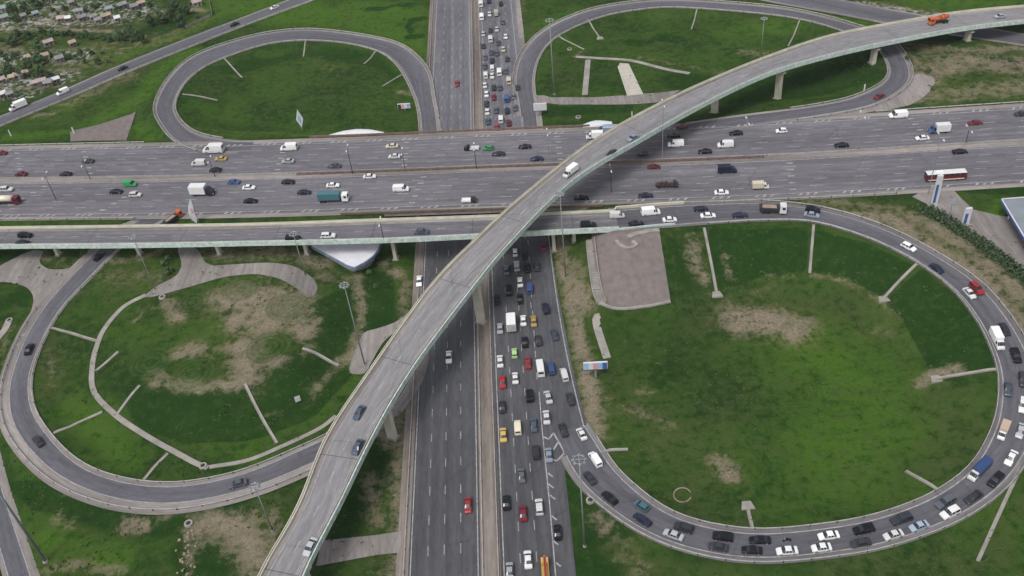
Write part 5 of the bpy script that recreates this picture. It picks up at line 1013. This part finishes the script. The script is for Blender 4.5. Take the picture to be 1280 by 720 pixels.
def pylon(px, py, ty, w_, label, blue=True):
    g = G(px, py); h = fit_h(g, ty); t_ = empty('station_pylon', tuple(g), .15, label, 'sign', 'white and blue pylon signs of the filling station')
    MB().box((0, 0, h / 2), (w_, .7, h), 0, 1., .86).build('panel', M['bwhite'], t_)
    MB().box((-w_ * .2, -.36, h * .42), (w_ * .45, .04, h * .6)).build('blue_panel', M['bblue'], t_); MB().box((0, 0, -.1), (w_ + 1.6, 2.2, .8)).build('plinth', M['concrete'], t_); MB().box((0, -.37, h * .93), (w_ * .7, .05, h * .08)).build('header', M['bwhite'], t_)
pylon(1167, 257, 219, 1.9, 'tall slim white and blue pylon sign in front of the bus')
pylon(1206, 281, 260, 2.2, 'short white pylon sign with navy panel near the canopy')
# filling-station canopy at the right edge
zc = ZE + 5.2; pc = [un(1252, 249, zc), un(1330, 243, zc), un(1360, 300, zc), un(1292, 316, zc)]
t_ = empty('station_canopy', (float(pc[0][0]), float(pc[0][1]), ZE), 0, 'flat grey roofed filling station canopy with blue edge at the right', 'canopy'); L0 = [(p[0] - pc[0][0], p[1] - pc[0][1]) for p in pc]
MB().prism(L0[::-1], 4.9, 5.15).build('roof', plain('grey_roof_sheet', (.2, .23, .25), .7, var=.1, scale=.3), t_)
cx_, cy_ = np.mean(L0, axis=0)
for k in range(4):
    a, b_ = np.array(L0[k]), np.array(L0[(k + 1) % 4]); mid = (a + b_) / 2; ln = np.linalg.norm(b_ - a); rz = math.atan2(*(b_ - a)[::-1])
    MB().box((mid[0], mid[1], 4.75), (ln + .3, .3, 1.0), rz).build('fascia', M['bblue'], t_); MB().box((mid[0], mid[1], 5.3), (ln + .34, .36, .14), rz).build('fascia_cap', M['bwhite'], t_)
    MB().tube(((a * .75 + np.array([cx_, cy_]) * .25)[0], (a * .75 + np.array([cx_, cy_]) * .25)[1], -.3), ((a * .75 + np.array([cx_, cy_]) * .25)[0], (a * .75 + np.array([cx_, cy_]) * .25)[1], 4.9), .25).build('column', M['bwhite'], t_)
# blue-edged roof below the narrow bridge
zc = 5.6; pc = [un(x, y, zc) for x, y in ((378, 296), (478, 296), (473, 311), (466, 320), (455, 328), (443, 334), (434, 331), (412, 319), (390, 308))]
o0 = un(430, 312, zc); t_ = empty('kiosk', (float(o0[0]), float(o0[1]), 0), 0, 'white flat roofed building with blue edge poking from under the narrow bridge', 'building')
L0 = [(p[0] - o0[0], p[1] - o0[1]) for p in pc]; n = len(L0)
def ccw(P): return P if sum(P[i][0] * P[(i + 1) % len(P)][1] - P[(i + 1) % len(P)][0] * P[i][1] for i in range(len(P))) > 0 else P[::-1]
L0 = ccw(L0); MB().prism([(x * .985, y * .985) for x, y in L0], 4.4, 5.62).build('roof', plain('white_membrane', (.62, .62, .66), .7, var=.1, scale=.4), t_)
mb = MB()
wall_bm(mb, np.array([(x, y, 0) for x, y in L0 + [L0[0]]]), .25, 1.0, 4.5); mb.build('fascia', plain('blue_fascia', (.16, .21, .32), .6, var=.3, scale=.8), t_)
MB().prism([(x * .8, y * .8) for x, y in L0], -.5, 4.4).build('wall', M['concrete'], t_)
# long white tarpaulin mounds beside the bridge railing
def tarp(pts, z, h, label):
    P = np.array([un(x, y, z) for x, y in pts]); o0 = P.mean(0); t_ = empty('tarpaulin_cover', (float(o0[0]), float(o0[1]), z - 1.), 0, label, 'tarpaulin')
    P = catmull(P, 1.5) - o0; n = len(P); v = []; f = []; m = 8
    for i in range(n):
        s = math.sin(math.pi * (i + .3) / (n - .4)); 
        for k in range(m + 1):
            a = math.pi * k / m; v.append((P[i][0], P[i][1] + 1.9 * math.cos(a) * (.35 + .65 * s), 1. + h * math.sin(a) * (.3 + .7 * s) * (1 + .08 * math.sin(i * 1.9 + k))))
    for i in range(n - 1):
        for k in range(m): a = i * (m + 1) + k; f.append((a, a + 1, a + m + 2, a + m + 1))
    link('cover', mesh('cover', v, f, smooth=True), M['bwhite'], t_)
tarp([(412, 170), (435, 167), (460, 166), (480, 167)], 6.3, 1.3, 'long white cover bulging beside railing at the upper left loop')
tarp([(728, 158), (745, 155.5), (765, 154)], 6.3, 1.2, 'white cover beside the railing left of the flyover at the top')
# stair beside the paved slope
P = [G(738, 302), G(741, 330), G(746, 362), G(752, 380)]
t_ = empty('staircase', tuple(P[0]), 0, 'concrete staircase running down beside the brown paved slope', 'stairs'); W_ = catmull(np.array(P), .6); mb = MB()
for p in W_[::1]: mb.box((p[0] - P[0][0], p[1] - P[0][1], gz(p[0], p[1]) - P[0][2] + .0), (2.2, .5, .7))
mb.build('steps', M['concrete'], t_)
for s in (-1.3, 1.3):
    mb = MB(); Q = W_.copy(); Q[:, 0] += s; Q[:, 2] = [gz(q[0], q[1]) for q in Q]; wall_bm(mb, Q - np.array(P[0]), .3, .8, .1); mb.build('side_wall', M['concrete'], t_)
# kerb round the paved slope
P = np.array([G(*p) for p in ((838, 378), (820, 382), (800, 385), (782, 387), (765, 386), (750, 380))]); P = catmull(P, 1.); P[:, 2] = [gz(q[0], q[1]) for q in P]
t_ = wall_bm(MB(), P, .9, .5, 0.).build('retaining_kerb', M['concrete']); tag(t_, 'pale curved concrete kerb along the foot of the brown paved slope', 'kerb')
P = np.array([G(*p) for p in ((824, 289), (808, 291), (795, 294), (784, 298))]); P = catmull(P, 1.); P[:, 2] = [gz(q[0], q[1]) for q in P]; tag(wall_bm(MB(), P, 1.6, .6, 0.).build('concrete_kerb', M['concrete']), 'broad pale kerb at the top of the brown paved slope', 'kerb')
P = np.array([G(*p) for p in ((770, 302), (776, 308), (786, 311), (796, 307), (790, 303))]); P = catmull(P, 1.); P[:, 2] = [gz(q[0], q[1]) for q in P]; tag(wall_bm(MB(), P, 1.1, .5, 0.).build('concrete_kerb', M['concrete']), 'hooked pale concrete kerb on the brown paved slope', 'kerb')
P = np.array([G(853 + 11 * math.cos(a), 619 + 9 * math.sin(a)) for a in np.linspace(.3, 5.9, 22)]); P[:, 2] = [gz(q[0], q[1]) for q in P]; tag(wall_bm(MB(), P, .22, .25, -.05).build('stone_ring', M['soil']), 'ring of pale stones on the grass inside the lower right loop', 'stone ring')
for px_, py_, lab in ((203, 372, 'round concrete manhole at the head of the curved footpath'), (12, 401, 'round concrete culvert mouth at the left edge'), (712, 62, 'pale concrete manhole left of the track in the upper right loop'), (723, 147, 'dark ringed manhole below the footpath near the top jam'),
                      (236, 655, 'square brick well in the rubble ditch at bottom left'), (254, 583, 'concrete well at the lower end of the curved footpath'), (738, 626, 'white concrete block cluster beside the fork mast')):
    g = G(px_, py_); o = empty('manhole', (float(g[0]), float(g[1]), float(g[2]) - .1), 0, lab, 'manhole'); MB().tube((0, 0, -.3), (0, 0, .55), 1.15, 1.05, 12).build('collar', M['concrete'], o); MB().tube((0, 0, .5), (0, 0, .57), .6, .6, 12).build('opening', M['dark'], o)
g = G(374, 505); t_ = empty('notice_sign', tuple(g), .4, 'small white notice board on posts below the mown mound', 'sign'); MB().box((0, 0, 2.), (1.5, .12, 1.9)).build('panel', M['bwhite'], t_); [MB().tube((x_, 0, -.2), (x_, 0, 1.1), .06).build('post', M['dark'], t_) for x_ in (-.5, .5)]
for px_, py_ in ((1080, 114), (93, 167), (790, 148), (14, 170)):
    g = G(px_, py_); t_ = empty('marker_post', tuple(g), 0, None, 'post', 'pale marker posts on grass'); fam(t_, 'pale concrete marker post', 'standing on the grass', px_); MB().box((0, 0, 1.3), (.45, .35, 3.), 0, .8).build('shaft', M['bwhite'], t_)
# rubble ditch bottom-left
for k in range(26):
    t_k = k / 25; g = G(234 + 6 * math.sin(k) , 664 + 54 * t_k); g[0] += random.uniform(-1.6, 1.6)
    o = MB().box((0, 0, .1), (random.uniform(.3, .9), random.uniform(.3, .8), random.uniform(.25, .5)), random.random() * 3, .75).build('rubble_block', M['soil']); o.location = tuple(g); o.rotation_euler = (random.uniform(-.2, .2), random.uniform(-.2, .2), 0); tag(o, None, 'rubble', 'pale rubble blocks in the ditch'); fam(o, 'pale rubble block', 'in the ditch at bottom left', 664 + 54 * t_k, True)

# ------------------------------------------------------------------ plants and gardens
def crown_mesh(name, rx, ry, rz, nclump=9, nleaf=55, leaf=.34, seed=0):
    r = np.random.default_rng(seed); V = []; F = []
    for c_ in range(nclump):
        a = r.uniform(0, 6.28); h = r.uniform(-.5, .85); q = math.sqrt(max(.05, 1 - h * h)) * r.uniform(.25, .85)
        C = np.array([rx * q * math.cos(a), ry * q * math.sin(a), rz * h]); R = np.array([rx, ry, rz]) * r.uniform(.28, .5)
        for _ in range(nleaf):
            d = r.normal(size=3); d /= np.linalg.norm(d); p = C + d * R * r.uniform(.6, 1.08); n = d + r.normal(size=3) * .6; n /= np.linalg.norm(n)
            u = np.cross(n, [0, 0, 1.]); u /= np.linalg.norm(u) + 1e-6; v_ = np.cross(n, u); s = leaf * r.uniform(.6, 1.4); b_ = len(V)
            V += [p + u * s, p + v_ * s * .7, p - u * s, p - v_ * s * .7]; F.append((b_, b_ + 1, b_ + 2, b_ + 3))
    return mesh(name, V, F)
CR = [crown_mesh('crown', 2.1, 2.0, 1.7, 10, 60, .34, s) for s in range(4)]; CRL = [crown_mesh('crown', 3.0, 2.8, 3.2, 16, 80, .4, 10 + s) for s in range(3)]
for m_ in CR + CRL: m_.materials.append(M['leaf'])
TRK = MB().tube((0, 0, -.3), (0, 0, 1.6), .14, .09, 6).tube((0, 0, 1.1), (.7, .3, 2.2), .07, .03, 5).tube((0, 0, 1.2), (-.6, .4, 2.3), .07, .03, 5).tube((0, 0, 1.0), (.1, -.7, 2.1), .06, .03, 5).mesh('trunk'); TRK.materials.append(M['trunk'])
def bush(px, py, s, where, big=False, dark=False, word=None):
    g = G(px, py); t_ = empty('tree' if big else 'bush', tuple(g), random.uniform(0, 6.28), None, 'tree' if big else 'bush', 'trees and bushes ' + where)
    s *= .85; t_.scale = (s, s, s * random.uniform(.85, 1.15)); c_ = link('crown', random.choice(CRL if big else CR), None, t_); c_.location = (0, 0, 3.6 if big else 1.7); link('trunk', TRK, None, t_)
    if dark: c_.material_slots[0].link = 'OBJECT'; c_.material_slots[0].material = M['leafd']
    fam(t_, word or ('leafy green tree' if big else 'round green bush'), where, px)
rows = (('in the top garden row', 14, [(x, 12 + 5 * math.sin(x * .7)) for x in range(4, 130, 7)]), ('in the garden row under the long track', 0, [(x, 48 + 4 * math.sin(x)) for x in range(2, 176, 6)]),
        ('in the middle garden row', 0, [(x, 74 + 5 * math.sin(x * 1.3)) for x in range(3, 140, 7)]), ('in the lowest garden row', 0, [(x, 99 + 6 * math.sin(x * .9)) for x in range(4, 76, 7)]),
        ('in the scrub at the fence corner', 0, [(150 + 8 * k + random.uniform(-4, 4), 20 + 14 * math.sin(k * 2.1) + random.uniform(-5, 5)) for k in range(13)]))
for where, _, pts in rows:
    for x, y in pts:
        bg_ = random.random() < .3; bush(x + random.uniform(-2, 2), y + random.uniform(-2, 2), random.uniform(.4, .75) if bg_ else random.uniform(.45, 1.05), where, bg_, random.random() < .4)
for x, y in ((20, 22), (33, 18), (45, 12), (25, 33), (18, 58), (50, 66), (52, 82), (150, 50), (163, 45), (12, 92), (52, 95), (38, 92), (205, 30), (215, 22), (228, 35), (190, 33), (178, 55), (235, 18), (222, 12)): bush(x, y, random.uniform(.8, 1.2), 'scattered among the garden huts', True, x > 170)
for x, y, s in ((1135, 75, .7), (1150, 70, .6), (1160, 90, .6), (1165, 112, .5), (1192, 100, .5), (1240, 72, .7), (1262, 76, .6), (1225, 95, .5), (1105, 72, .5), (1180, 72, .6), (1270, 97, .5), (1215, 110, .45)): bush(x, y, s, 'on the brown field at upper right')
for x, y, s in ((180, 310, .7), (205, 332, .7), (212, 342, .8), (210, 325, .6), (445, 335, .6), (462, 342, .6), (470, 360, .5), (105, 318, .6), (60, 318, .6)): bush(x, y, s, 'on the banks under the narrow bridge')
# hedge by the filling station
hv = empty('hedge', tuple(G(1215, 300)), 0, 'long dark green hedge sloping between the brown verge and filling station', 'hedge'); ho = np.array(hv.location)
V = []; F = []; r = np.random.default_rng(3)
hp = catmull(np.array([G(*p) for p in ((1152, 262), (1175, 272), (1205, 292), (1240, 316), (1285, 352))]), 1.)
for q in hp:
    for _ in range(int(r.uniform(25, 110))):
        d = r.normal(size=3); d[2] = abs(d[2]); d /= np.linalg.norm(d); p = q - ho + d * np.array([2.4, 2.4, 1.9]) * r.uniform(.4, 1.1) + [r.uniform(-.8, .8), r.uniform(-.8, .8), 0]; n = d + r.normal(size=3) * .7; n /= np.linalg.norm(n)
        u = np.cross(n, [0, 0, 1.]); u /= np.linalg.norm(u) + 1e-6; v_ = np.cross(n, u); s = .34 * r.uniform(.6, 1.4); b_ = len(V); V += [p + u * s, p + v_ * s, p - u * s, p - v_ * s]; F.append((b_, b_ + 1, b_ + 2, b_ + 3))
link('leaves', mesh('leaves', V, F), M['leafd'], hv)
mb = MB()
for q in hp[::5]: p = q - ho; mb.tube((p[0], p[1], p[2] - .3), (p[0] + .2, p[1], p[2] + 1.6), .1, .04, 5)
mb.build('stems', M['trunk'], hv)
# weeds and tufts over the grass
r = np.random.default_rng(11); V = []; F = []; n_ = 0; gi = None
okm = np.ones(len(PX), bool)
def near_road(x, y):
    for rd in (LOOPR, LOOPB, LOOPTL, LOOPTR, DIAL, DIAR, BLR):
        i = rd.near(x, y)
        if math.hypot(rd.C[i][0] - x, rd.C[i][1] - y) < rd.hw[i] + 3.2: return True
    i = EW.near(x, y); return abs(EW.C[i][1] - y) < 27 or -38.5 < x < 7
cand = np.stack([r.uniform(-250, 210, 30000), r.uniform(105, 480, 30000)], 1); wt = np.clip((330 - cand[:, 1]) / 200, .15, 1); cand = cand[r.uniform(size=len(cand)) < wt]
clump = np.sin(cand[:, 0] * .21 + 3 * np.sin(cand[:, 1] * .07)) + np.sin(cand[:, 1] * .27 + 2 * np.sin(cand[:, 0] * .09)); cand = cand[clump + r.normal(size=len(cand)) * .8 > .5]
for x, y in cand:
    if near_road(x, y): continue
    z = ground(x, y)
    for _ in range(3):
        a = r.uniform(0, 6.28); sz = r.uniform(.12, .42); ox, oy = x + r.normal() * .35, y + r.normal() * .35; b_ = len(V)
        V += [(ox - sz * math.cos(a), oy - sz * math.sin(a), z - .05), (ox + sz * math.cos(a), oy + sz * math.sin(a), z - .05), (ox + sz * .5 * math.cos(a) + .15, oy + sz * .5 * math.sin(a), z + sz * 1.1), (ox - sz * .6 * math.cos(a), oy - sz * .6 * math.sin(a) + .15, z + sz * .9)]; F.append((b_, b_ + 1, b_ + 2, b_ + 3))
tag(link('weeds', mesh('weeds', V, F), foliage('weed_green', (.03, .06, .015), (.09, .10, .035))), 'scattered weeds and tufts over the grass', kind='stuff')
# garden huts
SM = {'grey': plain('grey_slate_roof', (.22, .22, .22), .8, var=.2), 'tan': plain('tan_roof', (.36, .28, .2), .8, var=.2), 'white': M['bwhite'], 'teal': plain('teal_roof', (.2, .26, .27), .6), 'rust red': plain('rust_red_roof', (.3, .13, .10), .7), 'pinkish': plain('pinkish_roof', (.36, .29, .27), .8, var=.2)}
def hut(px, py, col, sx, sy, rz):
    sx *= .72; sy *= .75
    g = G(px, py); t_ = empty('garden_hut', tuple(g), rz, None, 'hut', 'small huts in the allotment gardens'); fam(t_, f'small {col} roofed hut', 'in the gardens at upper left', px)
    h = 2.2; MB().box((0, 0, h / 2 - .2), (sx, sy, h + .4)).build('wall', M['concrete'] if random.random() < .5 else M['brick'], t_)
    mb = MB(); a, b_ = sx / 2 + .25, sy / 2 + .3; rh = 1.1
    mb.v = [(-a, -b_, h), (a, -b_, h), (a, b_, h), (-a, b_, h), (-a, 0, h + rh), (a, 0, h + rh)]; mb.f = [(0, 1, 5, 4), (2, 3, 4, 5), (0, 4, 3), (1, 2, 5), (0, 3, 2, 1)]; mb.build('roof', SM[col], t_)
    MB().box((sx * .2, -sy / 2 - .02, .95), (.8, .06, 1.8)).build('door', M['trunk'], t_); MB().box((-sx * .25, -sy / 2 - .02, 1.35), (.8, .06, .7)).build('window', M['glass'], t_)
for px_, py_, col, sx_, sy_ in ((62, 57, 'pinkish', 6, 3.2), (92, 58, 'tan', 4, 3), (57, 74, 'tan', 5.5, 3), (76, 77, 'grey', 5, 3.5), (36, 76, 'tan', 3.5, 3), (118, 25, 'grey', 4.5, 3), (124, 29, 'grey', 4, 3.2), (134, 24, 'tan', 6, 3.2), (148, 27, 'white', 3.6, 3), (169, 12, 'grey', 5, 3.5), (154, 10, 'grey', 6, 4),
        (78, 27, 'pinkish', 5, 4), (87, 27, 'white', 3.5, 3), (104, 26, 'grey', 5.5, 3), (100, 18, 'grey', 6, 3), (3, 14, 'teal', 9, 6), (4, 26, 'teal', 8, 5), (57, 2, 'rust red', 5, 4), (62, 3, 'white', 3.5, 3), (90, 7, 'grey', 4, 3.4), (31, 24, 'grey', 3.5, 2.6), (26, 98, 'pinkish', 6, 3), (17, 101, 'tan', 3.5, 3),
        (34, 95, 'tan', 3, 3), (50, 107, 'pinkish', 9, 3), (62, 108, 'grey', 5, 2.6), (72, 104, 'white', 4, 2), (5, 122, 'white', 4, 3), (14, 122, 'grey', 4, 3), (4, 104, 'pinkish', 4, 3), (247, 7, 'pinkish', 6, 3.4), (178, 8, 'tan', 5, 3), (46, 21, 'teal', 4, 3), (138, 15, 'teal', 4.5, 3)):
    hut(px_, py_, col, sx_, sy_, random.choice((.45, .62, .55, .2)))
for px_, py_, col in ((57, 23, 'dark grey'), (60, 30, 'black'), (98, 31, 'white')):
    g = G(px_, py_)
P = np.array([G(*p) for p in ((262, 2), (266, 20), (250, 27), (232, 36))]); P[:, 2] += .0
P2 = RAMP.off(RAMP.hw - .37)[-1:]; Q2 = LOOPR.off(LOOPR.hw + 1.2)[2:int(.09 * len(LOOPR.C))]; tag(wall_bm(MB(), resample(np.vstack([P2, Q2]), 2.), .5, .9, -.1).build('parapet_wall', M['cream']), 'low cream wall where the narrow bridge ends near the right loop', 'wall')
Q3 = LOOPR.off(-LOOPR.hw + .05)[0:int(.075 * len(LOOPR.C))]; tag(wall_bm(MB(), resample(Q3, 2.), .3, 1.0, -.35).build('parapet_wall', M['green']), 'pale green wall above the brown paved slope at the bridge end', 'wall')
rail('garden_fence', np.vstack([resample(P[:2], 2), resample(P[1:], 2)]), 'pale fence at the corner between the gardens and green field', 'fence', mat=M['concrete'], z0=.2, rh=1.2, post=3.)
finish_labels()
hz_ = MB().box((0, 0, 94), (13000, 13000, 196)).build('haze', None); hm = bpy.data.materials.new('haze'); hm.use_nodes = True; ht = hm.node_tree; ht.nodes.clear()
ho_ = ht.nodes.new('ShaderNodeOutputMaterial'); hp_ = ht.nodes.new('ShaderNodeVolumePrincipled'); hp_.inputs['Color'].default_value = (.86, .88, .95, 1); hp_.inputs['Density'].default_value = .00006; ht.links.new(hp_.outputs[0], ho_.inputs['Volume'])
hz_.data.materials.append(hm); hz_['kind'] = 'stuff'
